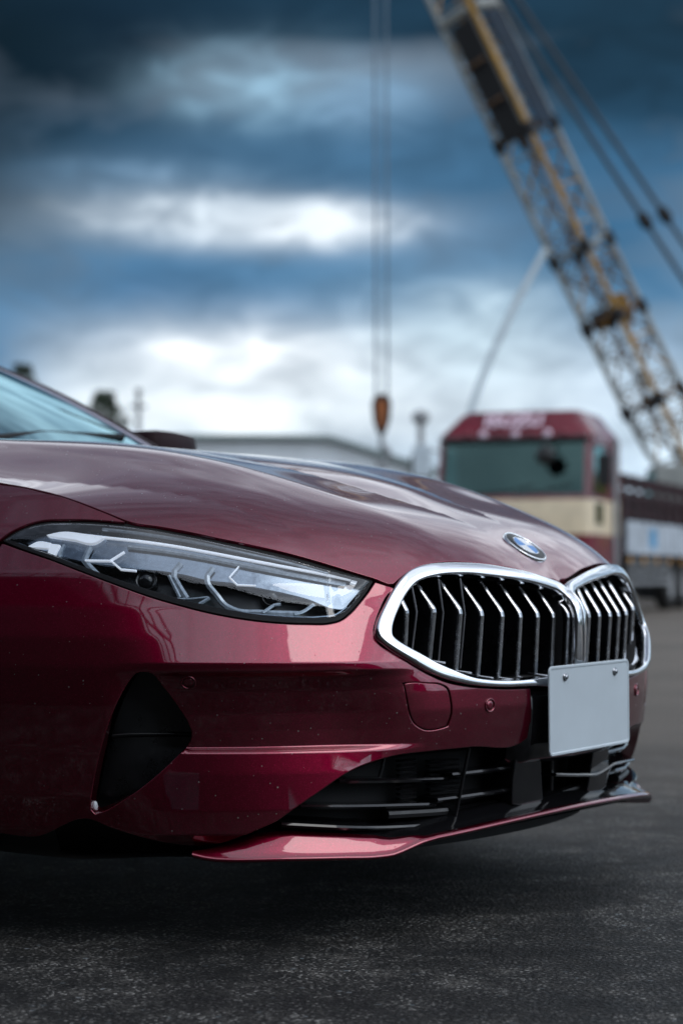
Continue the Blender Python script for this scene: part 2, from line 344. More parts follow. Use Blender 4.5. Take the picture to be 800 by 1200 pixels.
class MB:
    """collects boxes, tubes and prisms that make up ONE part"""
    def __init__(self): self.v = []; self.f = []; self.sm = []
    def add(self, v, f, sm=False):
        o = len(self.v); self.v += [tuple(map(float, p)) for p in v]; self.f += [tuple(i + o for i in q) for q in f]; self.sm += [sm] * len(f); return self
    def box(self, x0, y0, z0, x1, y1, z1, bev=0.0):
        if bev <= 0:
            v = [(x, y, z) for z in (z0, z1) for y in (y0, y1) for x in (x0, x1)]
            return self.add(v, [(0, 2, 3, 1), (4, 5, 7, 6), (0, 1, 5, 4), (2, 6, 7, 3), (0, 4, 6, 2), (1, 3, 7, 5)])
        bm = bmesh.new(); bmesh.ops.create_cube(bm, size=1)
        for q in bm.verts: q.co = Vector(((x0 + x1) / 2 + q.co.x * (x1 - x0), (y0 + y1) / 2 + q.co.y * (y1 - y0), (z0 + z1) / 2 + q.co.z * (z1 - z0)))
        bmesh.ops.bevel(bm, geom=bm.edges[:], offset=bev, segments=2, affect='EDGES', profile=0.5)
        bm.verts.index_update()
        self.add([q.co for q in bm.verts], [[q.index for q in f.verts] for f in bm.faces]); bm.free(); return self
    def tube(self, pts, r, n=8, caps=True, closed=False):
        pts = [Vector(p) for p in pts]; m = len(pts); rs = r if isinstance(r, (list, tuple)) else [r] * m
        v = []; f = []
        up = None
        for i, p in enumerate(pts):
            a = pts[(i - 1) % m] if (i > 0 or closed) else p
            b = pts[(i + 1) % m] if (i < m - 1 or closed) else p
            t = (b - a).normalized()
            if up is None:
                up = Vector((0, 0, 1)) if abs(t.z) < 0.9 else Vector((1, 0, 0))
            x = t.cross(up).normalized(); up = x.cross(t).normalized()
            for k in range(n):
                an = 2 * math.pi * k / n
                v.append(p + (x * math.cos(an) + up * math.sin(an)) * rs[i])
        for i in range(m if closed else m - 1):
            for k in range(n):
                i2 = (i + 1) % m
                f.append((i * n + k, i * n + (k + 1) % n, i2 * n + (k + 1) % n, i2 * n + k))
        self.add(v, f, True)
        if caps and not closed:
            self.add(v[:n], [tuple(range(n - 1, -1, -1))]); self.add(v[-n:], [tuple(range(n))])
        return self
    def lathe(self, prof, n=24, axis='z', at=(0, 0, 0), sm=True):
        v = []; f = []
        for (r, h) in prof:
            for k in range(n):
                a = 2 * math.pi * k / n
                c, s = r * math.cos(a), r * math.sin(a)
                p = {'z': (c, s, h), 'y': (c, h, s), 'x': (h, c, s)}[axis]
                v.append((p[0] + at[0], p[1] + at[1], p[2] + at[2]))
        for i in range(len(prof) - 1):
            for k in range(n):
                f.append((i * n + k, i * n + (k + 1) % n, (i + 1) * n + (k + 1) % n, (i + 1) * n + k))
        return self.add(v, f, sm)
    def prism(self, poly, y0, y1, axis='y'):
        """poly of (a,b) extruded; axis y: (a,y,b); axis x: (x,a,b); axis z: (a,b,z)"""
        n = len(poly)
        def P(p, t): return {'y': (p[0], t, p[1]), 'x': (t, p[0], p[1]), 'z': (p[0], p[1], t)}[axis]
        v = [P(p, y0) for p in poly] + [P(p, y1) for p in poly]
        f = [tuple(range(n)), tuple(range(2 * n - 1, n - 1, -1))] + [(i, i + n, (i + 1) % n + n, (i + 1) % n) for i in range(n)]
        return self.add(v, f)
    def loft(self, rows, closed_u=False, sm=True):
        m = len(rows[0]); v = [p for r in rows for p in r]; f = []
        for i in range(len(rows) - 1):
            for k in range(m if closed_u else m - 1):
                f.append((i * m + k, i * m + (k + 1) % m, (i + 1) * m + (k + 1) % m, (i + 1) * m + k))
        return self.add(v, f, sm)
    def build(self, name, mat, parent=None, recalc=True):
        me = bpy.data.meshes.new(name); me.from_pydata(self.v, [], self.f)
        if recalc:
            bm = bmesh.new(); bm.from_mesh(me); bmesh.ops.recalc_face_normals(bm, faces=bm.faces[:]); bm.to_mesh(me); bm.free()
        me.polygons.foreach_set('use_smooth', self.sm); me.update()
        return link_mesh(name, me, mat, parent)
def at(x, y, D):
    """a point D metres down the line of sight, from a bearing measured on the photograph"""
    p = CAMP + D * (DV + RV * (x - 400) / FPX)
    return Vector((p[0], p[1], CH - (y - HOR) * D / FPX))

# ================================================================== THE SETTING
gb = bmesh.new()
bmesh.ops.create_grid(gb, x_segments=8, y_segments=8, size=900)
gm = bpy.data.meshes.new('ground'); gb.to_mesh(gm); gb.free()
tag(link_mesh('ground', gm, 'yard_ground'), kind='structure')

# ================================================================== THE CAR
# chart A wraps the nose and flanks: s runs along the plan outline from the nose centre, z is height
PLAN = np.array([(0, 0), (.2, .013), (.4, .057), (.55, .13), (.7, .255), (.8, .40), (.87, .57), (.92, .8), (.95, 1.05), (.965, 1.4),
                 (.968, 2.2), (.968, 3.0), (.968, 3.7), (.95, 4.3), (.90, 4.75), (.78, 4.98), (.45, 5.06), (0, 5.08)])
def dense_plan():
    Q = np.vstack([PLAN[1] * [-1, 1], PLAN, PLAN[-2] * [-1, 1]]); o = []
    for i in range(len(PLAN) - 1):
        p0, p1, p2, p3 = Q[i:i + 4]
        for t in np.linspace(0, 1, 60, endpoint=False):
            o.append(.5 * ((2 * p1) + (-p0 + p2) * t + (2 * p0 - 5 * p1 + 4 * p2 - p3) * t * t + (-p0 + 3 * p1 - 3 * p2 + p3) * t ** 3))
    o.append(PLAN[-1]); return np.array(o)
_pl = dense_plan()
_ps = np.concatenate([[0], np.cumsum(np.linalg.norm(np.diff(_pl, axis=0), axis=1))])
S_GRID = np.linspace(0, _ps[-1], 4000)
_pl = np.stack([np.interp(S_GRID, _ps, _pl[:, 0]), np.interp(S_GRID, _ps, _pl[:, 1])], 1)
def _smooth(a, k):
    ker = np.exp(-np.linspace(-2.5, 2.5, 2 * k + 1) ** 2); ker /= ker.sum()
    return np.convolve(np.pad(a, k, mode='reflect', reflect_type='odd'), ker, 'valid')
_pl = np.stack([_smooth(_pl[:, 0], 30), _smooth(_pl[:, 1], 30)], 1)
_tg = np.gradient(_pl, S_GRID, axis=0); _tg /= np.linalg.norm(_tg, axis=1)[:, None]
_nm = np.stack([_tg[:, 1], -_tg[:, 0]], 1)
_nm = np.stack([_smooth(_nm[:, 0], 40), _smooth(_nm[:, 1], 40)], 1); _nm /= np.linalg.norm(_nm, axis=1)[:, None]
def s_of_u(u): return float(np.interp(u, _pl[:1200, 0], S_GRID[:1200]))
def s_of_y(y): i = int(len(_pl) * .9); return float(np.interp(y, _pl[:i, 1], S_GRID[:i]))
ZT = np.arange(0.0, 1.15, 0.001)
def prof(knots, sig=7):
    k = sorted(knots); z = [a for a, _ in k]; o = [b for _, b in k]
    return _smooth(np.interp(ZT, z, o), sig)
P_CENTRE = prof([(.05, -.08), (.13, -.03), (.20, -.018), (.30, -.010), (.36, -.001), (.40, .004), (.435, .004), (.46, .001), (.50, -.008), (.57, -.026), (.60, -.035), (.64, -.052), (.70, -.10), (.8, -.25), (1.1, -.6)], 12)
P_CORNER = prof([(.05, -.10), (.13, -.06), (.165, -.035), (.185, -.008), (.20, .006), (.24, .0045), (.30, -.004), (.3375, -.012), (.3415, -.024), (.37, -.024), (.40, -.022), (.44, -.012), (.463, .001), (.474, .013), (.487, .013), (.53, -.008), (.58, -.032), (.62, -.049), (.66, -.070), (.72, -.108), (.78, -.168), (.85, -.27), (1.1, -.7)], 3)
P_SIDE = prof([(.05, -.10), (.15, -.045), (.20, -.012), (.26, .004), (.34, .012), (.42, .014), (.48, .008), (.53, -.006), (.58, -.026), (.64, -.054), (.72, -.100), (.78, -.155), (.85, -.25), (1.1, -.7)], 16)
P_DOOR = prof([(.05, -.12), (.16, -.06), (.22, -.015), (.32, -.004), (.45, .0), (.62, .0), (.72, -.008), (.80, -.030), (.88, -.075), (.95, -.14), (1.1, -.32)], 25)
ST = [(-9, P_CENTRE), (s_of_u(.42), P_CENTRE), (s_of_u(.60), P_CORNER), (s_of_u(.775), P_CORNER), (s_of_u(.835), P_SIDE), (s_of_y(.75), P_SIDE), (s_of_y(1.5), P_DOOR), (20, P_DOOR)]
ST_S = np.array([a for a, _ in ST]); ST_T = np.array([b for _, b in ST])
def off(s, z):
    s = np.abs(np.asarray(s, float)); z = np.asarray(z, float)
    i = np.clip(np.searchsorted(ST_S, s, 'right') - 1, 0, len(ST) - 2)
    t = np.clip((s - ST_S[i]) / (ST_S[i + 1] - ST_S[i]), 0, 1); t = t * t * (3 - 2 * t)
    zi = np.clip(z / .001, 0, len(ZT) - 1.001); k = zi.astype(int); fz = zi - k
    T = lambda j: ST_T[j, k] * (1 - fz) + ST_T[j, k + 1] * fz
    return T(i) * (1 - t) + T(i + 1) * t
def chartA(s, z, extra=0.0, plain=False):
    s = np.asarray(s, float); z = np.asarray(z, float); a = np.abs(s)
    bx = np.interp(a, S_GRID, _pl[:, 0]); by = np.interp(a, S_GRID, _pl[:, 1])
    nx = np.interp(a, S_GRID, _nm[:, 0]); ny = np.interp(a, S_GRID, _nm[:, 1])
    o = (0.0 if plain else off(s, z)) + extra
    sg = np.where(s >= 0, -1.0, 1.0)                     # positive s: the car's right side (u < 0)
    return np.stack([sg * (bx + nx * o), by + ny * o, z], -1)
_SS = np.linspace(-0.7, 2.2, 5801)
def liftA(x, y, extra=0.0, plain=False):
    """where the sight line of a photo pixel meets the body surface, in chart A"""
    z = np.full(_SS.shape, .45)
    for _ in range(6):
        p = chartA(_SS, z, extra, plain)
        D = (p[:, :2] - CAMP) @ DV; z = CH - (y - HOR) * D / FPX
        z = np.clip(z, 0.02, 1.1)
    px = 400 + FPX * ((p[:, :2] - CAMP) @ RV) / D
    g = px - x; idx = np.where(g[:-1] * g[1:] <= 0)[0]
    if len(idx) == 0:
        i = int(np.argmin(np.abs(g))); return float(_SS[i]), float(z[i])
    i = idx[np.argmin(D[idx])]; t = g[i] / (g[i] - g[i + 1] + 1e-12)
    return float(_SS[i] + t * (_SS[i + 1] - _SS[i])), float(z[i] + t * (z[i + 1] - z[i]))
def LA(pts, extra=0.0): return [liftA(x, y, extra) for x, y in pts]
def crom(pts, step, closed=True, corner=50):
    """resample a polyline with a curve through its points that keeps sharp corners"""
    P = [np.array(p, float) for p in pts]; n = len(P); out = []
    ca = math.cos(math.radians(corner))
    def tangent(i):
        if not closed and (i == 0 or i == n - 1): return None
        a = P[i] - P[i - 1]; b = P[(i + 1) % n] - P[i]
        la, lb = np.linalg.norm(a), np.linalg.norm(b)
        if la < 1e-9 or lb < 1e-9 or a @ b / (la * lb) < ca: return None
        return (a / la * lb + b / lb * la) / (la + lb)
    for i in range(n if closed else n - 1):
        p, q = P[i], P[(i + 1) % n]; l = np.linalg.norm(q - p)
        if l < 1e-9: continue
        t0, t1 = tangent(i), tangent((i + 1) % n)
        ch = (q - p) / l
        t0 = ch if t0 is None else t0; t1 = ch if t1 is None else t1
        m = max(1, int(round(l / step)))
        for t in np.arange(m) / m:
            h00 = 2 * t ** 3 - 3 * t * t + 1; h10 = t ** 3 - 2 * t * t + t; h01 = -2 * t ** 3 + 3 * t * t; h11 = t ** 3 - t * t
            out.append(h00 * p + h10 * l * t0 + h01 * q + h11 * l * t1)
    if not closed: out.append(P[-1])
    return np.array(out)
def inside(poly, pts):
    x, y = pts[:, 0], pts[:, 1]; c = np.zeros(len(pts), bool); n = len(poly)
    for i in range(n):
        (x1, y1), (x2, y2) = poly[i], poly[i - 1]
        if y1 == y2: continue
        k = ((y1 > y) != (y2 > y)) & (x < (x2 - x1) * (y - y1) / (y2 - y1) + x1); c ^= k
    return c
def near_edge(poly, pts, d):
    m = np.zeros(len(pts), bool); n = len(poly)
    for i in range(n):
        m |= ((pts - poly[i]) ** 2).sum(1) < d * d
    return m
def area2(p): return 0.5 * float(np.sum(p[:, 0] * np.roll(p[:, 1], -1) - np.roll(p[:, 0], -1) * p[:, 1]))
def surf_normals(fn, a, b, ref):
    e = 0.0015
    da = fn(a + e, b) - fn(a - e, b); db = fn(a, b + e) - fn(a, b - e)
    n = np.cross(da, db); n /= np.linalg.norm(n, axis=1)[:, None] + 1e-12
    return n * ref
def panel_data(fn, outline, holes=(), step=(.01, .008), rim=.018, r=.002, ref=1.0, estep=.006, raw=False):
    """skin cut from a smooth surface by an outline and holes, with rounded, turned-in edges. returns verts, faces, normals"""
    loops = [np.array(outline, float) if raw else crom(outline, estep)] + [crom(h, estep) for h in holes]
    if area2(loops[0]) < 0: loops[0] = loops[0][::-1]
    for i in range(1, len(loops)):
        if area2(loops[i]) > 0: loops[i] = loops[i][::-1]
    lo, hi = loops[0].min(0), loops[0].max(0)
    gx, gy = np.meshgrid(np.arange(lo[0], hi[0], step[0]), np.arange(lo[1], hi[1], step[1]))
    g = np.stack([gx.ravel(), gy.ravel()], 1); keep = inside(loops[0], g) & ~near_edge(loops[0], g, min(step) * .55)
    for h in loops[1:]: keep &= ~inside(h, g) & ~near_edge(h, g, min(step) * .55)
    g = g[keep]
    P2 = []; E2 = []
    for l in loops:
        o = len(P2); P2 += [Vector(p) for p in l]; E2 += [(o + i, o + (i + 1) % len(l)) for i in range(len(l))]
    nb = len(P2); P2 += [Vector(p) for p in g]
    V, _, F, ov, _, _ = delaunay_2d_cdt(P2, E2, [], 0, 1e-7)
    V = np.array([tuple(v) for v in V]); F = np.array([f for f in F if len(f) == 3])
    c = V[F].mean(1); k = inside(loops[0], c)
    for h in loops[1:]: k &= ~inside(h, c)
    F = F[k]
    p3 = fn(V[:, 0], V[:, 1]); n3 = surf_normals(fn, V[:, 0], V[:, 1], ref)
    # orient
    q = p3[F]; fn_ = np.cross(q[:, 1] - q[:, 0], q[:, 2] - q[:, 0]); fl = (fn_ * n3[F].mean(1)).sum(1) < 0
    F[fl] = F[fl][:, ::-1]
    verts = list(p3); norms = list(n3); faces = [tuple(map(int, f)) for f in F]
    if rim > 0:
        for l in loops:
            L3 = fn(l[:, 0], l[:, 1]); Nn = surf_normals(fn, l[:, 0], l[:, 1], ref)
            tn = np.roll(L3, -1, 0) - np.roll(L3, 1, 0); tn /= np.linalg.norm(tn, axis=1)[:, None] + 1e-12
            T = np.cross(tn, Nn); T /= np.linalg.norm(T, axis=1)[:, None] + 1e-12
            # T must point out of the panel
            mid = l + 0.0; e2 = np.roll(l, -1, 0) - np.roll(l, 1, 0)
            out2 = np.stack([e2[:, 1], -e2[:, 0]], 1); out2 /= np.linalg.norm(out2, axis=1)[:, None] + 1e-12
            O3 = fn(l[:, 0] + out2[:, 0] * .001, l[:, 1] + out2[:, 1] * .001) - L3
            T *= np.sign((T * O3).sum(1))[:, None]
            rings = []
            for a in (0, 30, 60, 90):
                a = math.radians(a)
                rings.append((L3 + T * r * math.sin(a) - Nn * r * (1 - math.cos(a)), Nn * math.cos(a) + T * math.sin(a)))
            rings.append((L3 + T * r - Nn * rim, T))
            base = len(verts); m = len(l)
            for (pp, nn) in rings: verts += list(pp); norms += list(nn)
            for i in range(len(rings) - 1):
                for j in range(m):
                    a, b = base + i * m + j, base + i * m + (j + 1) % m; c_, d_ = b + m, a + m
                    f = (a, b, c_, d_)
                    v0, v1, v2 = verts[a], verts[b], verts[d_]
                    nf = np.cross(np.array(v1) - v0, np.array(v2) - v0)
                    if nf @ (norms[a] + norms[d_]) < 0: f = f[::-1]
                    faces.append(f)
    return np.array(verts), faces, np.array(norms)
def mirror_data(d):
    v, f, n = d
    return v * [-1, 1, 1], [q[::-1] for q in f], n * [-1, 1, 1]
def join_data(a, b):
    o = len(a[0]); return np.vstack([a[0], b[0]]), a[1] + [tuple(i + o for i in q) for q in b[1]], np.vstack([a[2], b[2]])
def emit(name, d, mat, parent): return mesh_obj(name, d[0], d[1], mat, parent, True, d[2])
def A_at(extra): return lambda s, z: chartA(s, z, extra)
REF_A = None
_t = surf_normals(chartA, np.array([.3]), np.array([.42]), 1.0)[0]
REF_A = -1.0 if _t[1] > 0 else 1.0                     # outward means towards -Y at the nose

car = empty('sports_car', None, 'car')
car['label'] = 'glossy wine red sports car with chrome twin grille and blank white plate'

# ---------------------------------------------------------------- outlines measured on the photograph
HL = [(3, 633), (14, 625), (30, 617.5), (48, 612.5), (75, 611), (110, 611.5), (150, 614), (185, 619), (220, 625.5), (260, 633.5), (300, 642), (340, 652), (385, 664.5), (437, 679.5),
      (431, 690), (421, 704), (409, 717), (398, 725.5), (384, 729), (360, 729.5), (330, 728.5), (290, 724.5), (250, 717.5), (215, 709), (180, 699), (140, 685), (100, 670), (60, 654.5), (25, 642)]
HL_GLASS = [(8, 632.5), (18, 626), (32, 619.5), (50, 615), (75, 613.5), (110, 614.5), (150, 618), (185, 623), (220, 629.5), (260, 638), (300, 647), (340, 656.5), (385, 669), (432, 681.5),
            (426, 691), (416, 704), (405, 715), (395, 721), (382, 723.5), (360, 724), (330, 723), (290, 718.5), (250, 711), (215, 703), (180, 693), (140, 680), (100, 665), (60, 649.5), (28, 639)]
INTAKE = [(168, 786), (176, 787.5), (195, 807), (212, 830), (223, 848), (226.5, 858), (225, 868), (215, 880), (195, 900), (172, 920), (145, 939), (124, 951), (113, 954.5), (107.5, 949), (106.5, 938), (109, 920), (115, 890), (126, 850), (139, 818), (152, 796), (160, 788)]
HATCH = [(474, 802), (482, 800.8), (500, 801.5), (515, 803), (522, 807), (525.5, 818), (526, 838), (522, 849), (514, 851.5), (496, 852), (490, 849)]
HEADS = LA(HL)
KO = [(439, 742), (441, 728), (448, 712), (457, 695), (467, 680), (478, 670), (492, 664.5), (510, 662), (540, 661.5), (565, 663), (590, 667), (612, 671), (632, 676.5), (648, 682), (658, 688), (667, 697), (675, 710), (678, 730),
      (678, 778), (674, 801), (660, 806), (635, 804.5), (616, 804), (590, 805), (565, 804), (545, 801.5), (522, 796), (498, 786), (475, 772), (455, 759.5), (443, 750)]
KI = [(458, 743), (459, 732), (465, 716), (474, 698), (484, 686), (495, 680), (508, 676.5), (522, 674.5), (545, 674), (568, 676), (592, 679), (615, 683), (636, 688.5), (651, 694), (661, 701), (667, 709), (670.5, 721), (671, 738),
      (669, 778), (664, 790), (650, 793), (634, 793.5), (616, 796), (590, 797.5), (565, 796), (547, 792.5), (528, 785), (510, 777), (490, 766), (473, 757), (461, 749)]

# ---------------------------------------------------------------- bumper skin
kid_gap = [(634, 807), (600, 808.5), (570, 807.5), (545, 805), (520, 799.5), (500, 790.5), (478, 777.5), (459, 765), (443, 755), (436.5, 742), (439, 727), (445, 711), (454, 695)]
ARCH_Y, ARCH_Z, ARCH_R = 1.06, .345, .372
def arch(y): return ARCH_Z + math.sqrt(max(0, ARCH_R ** 2 - (y - ARCH_Y) ** 2))
top = [(620, 807.5)] + kid_gap[1:] + [(461, 690), (440, 683.5), (434, 693), (424, 706), (412, 719.5), (400, 728.5), (385, 732.5), (360, 733), (330, 732), (290, 728), (250, 721), (215, 712.5), (180, 702.5), (140, 688.5), (100, 673.5), (60, 658), (25, 646), (3, 638)]
o_top = LA(top)
ys0 = [.70, .68, .66, .64]
left = [(s_of_y(.74), .60), (s_of_y(.775), arch(.775)), (s_of_y(.735), arch(.735)), (s_of_y(.705), arch(.705)), (s_of_y(.69), .33), (s_of_y(.688), .22), (s_of_y(.675), .192), (s_of_y(.60), .188)]
bot_px = [(108, 958), (130, 967), (150, 974), (190, 984.5), (235, 989), (260, 986), (285, 977), (303, 969), (322, 960.5), (345, 945), (367, 930), (415, 899), (440, 889.5), (460, 884), (502, 878.5), (552, 873.5), (612, 867), (618, 862), (620, 850)]
o_bump = o_top + left + LA(bot_px)
bump = panel_data(chartA, o_bump, [LA(INTAKE), LA([(470.3, 799.3), (482, 798), (500, 798.7), (516.5, 800.2), (525.3, 805.4), (529, 818), (529.5, 838.5), (524.8, 851.8), (514.5, 855), (494.5, 855.5), (487.2, 851.5)])], (.010, .0045), .03, .0022, REF_A)
emit('bumper', join_data(bump, mirror_data(bump)), 'car_paint', car)
hat = panel_data(chartA, LA(HATCH), [], (.008, .0045), .012, .0018, REF_A)
emit('tow_hook_cover', hat, 'car_paint', car); emit('tow_hook_cover', mirror_data(hat), 'car_paint', car)
# dark inner structure behind every opening
back = panel_data(A_at(-.11), [(0.0, .14), (0.0, .63), (s_of_u(.5), .60), (s_of_u(.7), .60), (s_of_y(.6), .66), (s_of_y(.62), .14)], [], (.03, .03), 0, 0, REF_A)
emit('bumper_liner', join_data(back, mirror_data(back)), 'matt_black', car)
# side air intakes
for k in (0, 1):
    d1 = panel_data(A_at(-.058), LA([(x + (x - 165) * .04, y + (y - 870) * .03) for x, y in INTAKE]), [], (.01, .01), 0, 0, REF_A)
    iv = emit('air_intake', d1 if k == 0 else mirror_data(d1), 'duct_black', car)
    fin = MB(); rows = []
    for (x, y) in [(128, 862), (150, 860.5), (180, 860), (205, 860), (222, 860.5)]:
        s, z = liftA(x, y, -.03)
        a = chartA(s, z, -.046); b = chartA(s, z + .002, -.056); c = chartA(s, z - .006, -.056)
        rows.append([b, a, c])
    fin.loft(rows); fo = fin.build('fin', 'duct_black', iv)
    s, z = liftA(112.5, 944, -.018); ob = MB()
    c0 = chartA(s, z, -.018); m0 = Matrix.Translation(Vector(c0)) @ Matrix.Diagonal((.0055, .0055, .010, 1))
    bm = bmesh.new(); bmesh.ops.create_icosphere(bm, subdivisions=3, radius=1, matrix=m0)
    ob.add([v.co for v in bm.verts], [[v.index for v in f.verts] for f in bm.faces], True); bm.free()
    co = ob.build('clip', 'plate_white', iv)  # added white bead standing in for daylight seen through the duct
    if k == 1:
        for o in (fo, co):
            o.data.transform(Matrix.Diagonal((-1, 1, 1, 1))); o.data.flip_normals()
# parking sensors
def sensor(x, y, rad, mat='car_paint', mirror=False):
    s, z = liftA(x, y); p = chartA(np.array([s]), np.array([z]))[0]; n = surf_normals(chartA, np.array([s]), np.array([z]), REF_A)[0]
    if mirror: p = p * [-1, 1, 1]; n = n * [-1, 1, 1]
    q = Vector(n).to_track_quat('Z', 'Y').to_matrix().to_4x4(); q.translation = Vector(p)
    a = MB().lathe([(rad, -.004), (rad, .0012), (rad * .93, .0024), (rad * .80, .0022), (rad * .72, .0006), (rad * .70, -.002)], 28)
    o = a.build('parking_sensor', mat, car); o.data.transform(q)
    b = MB().lathe([(rad * .66, -.002), (rad * .66, .0005), (rad * .58, .0016), (rad * .3, .0019), (0.0001, .0019)], 28)
    o2 = b.build('sensor_face', mat, o); o2.data.transform(q)
for mr in (False, True):
    sensor(221, 799.5, .0138, mirror=mr); sensor(573, 826, .0132, mirror=mr)

# ---------------------------------------------------------------- lower grille
def pathA(px, extra, step=.02): return crom(LA(px, extra), step, False)
def blade(name, px, extra, depth, thick, mat, parent, drop=0.0, mirror=True, step=.02):
    d = pathA(px, extra, step); a = []
    for (s, z) in d:
        f = chartA(s, z, extra); f2 = chartA(s, z - thick, extra - .001); b = chartA(s, z + drop, extra - depth); b2 = chartA(s, z + drop - thick, extra - depth)
        fm = chartA(s, z - thick * .45, extra + .0025)
        a.append([b, f, fm, f2, b2])
    mb = MB(); mb.loft(a, True, False); mb.add(a[0], [(0, 1, 2, 3, 4)]); mb.add(a[-1], [(4, 3, 2, 1, 0)])
    o = mb.build(name, mat, parent)
    if mirror:
        me = o.data.copy(); me.transform(Matrix.Diagonal((-1, 1, 1, 1))); me.flip_normals(); link_mesh(name, me, None, parent)
    return o
LG = [(612, 872), (552, 878), (502, 883), (460, 889), (440, 895), (415, 905), (367, 935), (326, 962), (336, 970), (400, 975), (450, 977), (520, 975), (560, 967), (612, 956)]
grille = emit('lower_grille', panel_data(A_at(-.085), LA([(x - 8, y) for x, y in LG], -.085), [], (.02, .02), 0, 0, REF_A), 'matt_black', car)
g2 = grille.data.copy(); g2.transform(Matrix.Diagonal((-1, 1, 1, 1))); g2.flip_normals(); grille2 = link_mesh('lower_grille', g2, None, car)
for px, ex in (([(397, 911.5), (526, 909.5)], -.034), ([(529, 905), (603, 896)], -.024), ([(352, 941.5), (510, 939.5)], -.032), ([(512, 934.5), (595, 922.5)], -.022), ([(330, 962.5), (450, 966.5), (532, 962)], -.018), ([(536, 960), (612, 946), (650, 938)], -.014)):
    blade('slat', px, ex, .05, .008, 'gloss_black', grille)
for z0, px in enumerate([[(455, 950), (500, 947.5), (524, 945.5)], [(536, 952), (560, 947), (592, 940)]]):
    blade('ledge', px, -.03, .03, .012, 'satin_black', grille, drop=.006)
# fine ribs of the radiator shutter behind
for x0, x1 in ((468, 487), (503, 537)):
    for i in range(11):
        y = 888 + i * 5.5
        blade('rib', [(x0, y + 2), (x1, y)], -.055, .012, .004, 'satin_black', grille, mirror=True, step=.05)
for px in ([(549, 876), (546, 890), (541, 915), (535, 945), (531, 962)], [(450, 886), (447, 900), (444, 910)]):
    mb = MB(); mb.tube([chartA(*liftA(x, y, -.02), -.02) for x, y in px], .0035, 6); o = mb.build('divider', 'gloss_black', grille)
# near end of the middle: a flat gloss panel between grille and plate
for mr in (False, True):
    d = panel_data(A_at(-.012), LA([(608, 872), (632, 874), (634, 935), (626, 941), (600, 940), (601, 915)], -.012), [], (.02, .02), .05, .003, REF_A)
    emit('grille_panel', mirror_data(d) if mr else d, 'gloss_black', car)
# black plate carrier between the kidneys and the lower grille
mb = MB()
rows = []
for zz, yy in ((.285, .030), (.300, .004), (.345, -.001), (.38, -.003), (.41, -.003), (.425, .004), (.430, .04)):
    rows.append([(u * 1.0, yy + .016 * (abs(u) / .2) ** 2.0 + (.03 if abs(u) > .196 else 0), zz) for u in np.linspace(-.2, .2, 21)])
mb.loft(rows); mb.build('plate_carrier', 'gloss_black', car)
# trim in the centre of the lower opening, seen under the plate
blade('centre_blade', [(650, 905), (680, 905.5), (700, 904), (709, 899), (717, 893.5), (727, 891), (741, 888)], .0, .05, .006, 'gloss_black', car, mirror=False, step=.01)
blade('centre_ledge', [(655, 927), (670, 922), (690, 914)], -.03, .02, .010, 'satin_black', car, mirror=False)
for px in ([(706, 918), (709, 906), (713, 897)], [(645, 880), (644, 925)]):
    mb = MB(); mb.tube([chartA(*liftA(x, y, -.02), -.02) for x, y in px], .005, 6); mb.build('strut', 'gloss_black', car)

# ---------------------------------------------------------------- front lip and splitter
E_PX = [(226, 1001.5), (240, 1005), (255, 1007), (270, 1007.5), (330, 1006.5), (400, 1005), (445, 1003.5), (462, 1001), (478, 994.5), (496, 986.5), (514, 981), (545, 975.5), (580, 967), (620, 957.5), (660, 948)]
LO = .010
eS = np.array([liftA(x, y, LO, True) for x, y in E_PX])
_in = eS[10:]; _c2 = np.polyfit(_in[:, 0] ** 2, _in[:, 1], 1)       # even in s, so the two halves meet without a kink
_oz = crom([tuple(p) for p in eS[:11]], .012, False)
_is = np.linspace(eS[10, 0], 0, 36)[1:]
_d = eS[10, 1] - np.polyval(_c2, eS[10, 0] ** 2)
E = np.vstack([_oz, np.stack([_is, np.polyval(_c2, _is ** 2) + _d * np.exp(-(eS[10, 0] - _is) / .05)], 1)])
S_L = float(E[0, 0])
def band(s):
    ks = [0, s_of_u(.44), s_of_u(.47), s_of_u(.53), S_L - .17, S_L - .11, S_L - .05, S_L]
    return np.interp(s, ks, [.0065, .0075, .018, .036, .046, .042, .024, .0068]), np.interp(s, ks, [.006, .008, .012, .020, .026, .026, .020, .008])
def lip_rows(sgn):
    rows = []
    for s, z in E[::-1]:
        a, b = band(s)
        def q(zz, rel): return chartA(s, zz, LO + rel, True)          # measured from the lip edge outline
        row = [q(z - .004, -.12), q(z - .004, -.03), q(z - .0035, -.006), q(z - .001, -.0008), q(z + .002, .0), q(z + .0045, -.0022), q(z + .007, -.006)]
        for t in (.25, .5, .75, 1.0):
            row.append(q(z + .007 + (a - .0065) * t, -.006 - b * t ** 1.2))
        row.append(q(z + a - .006, -.016 - b))
        rows.append([p * [sgn, 1, 1] for p in row])
    return rows
mb = MB(); mb.loft(lip_rows(1)); mb.loft(lip_rows(-1)); mb.build('front_lip', 'car_paint', car)
# black splitter deck between lip and grille
rows = []
for s, z in [p for p in E[::-1] if p[0] < s_of_u(.70)]:
    a, b = band(s); q = lambda zz, rel: chartA(s, zz, LO + rel, True)
    rows.append([q(z + a - .001, -.008 - b), q(z + a + .004, -.02 - b), q(z + a + .016, -.045 - b * .6), q(z + a + .022, -.10)])
mb = MB(); mb.loft(rows); mb.loft([[p * [-1, 1, 1] for p in r] for r in rows]); mb.build('splitter', 'gloss_black', car)
# floor of the nose
mb = MB(); mb.add([(-.80, .55, .145), (.80, .55, .145), (.80, 4.7, .16), (-.80, 4.7, .16), (.45, .12, .16), (-.45, .12, .16)], [(0, 1, 2, 3), (0, 5, 4, 1)]); mb.build('underfloor', 'matt_black', car)

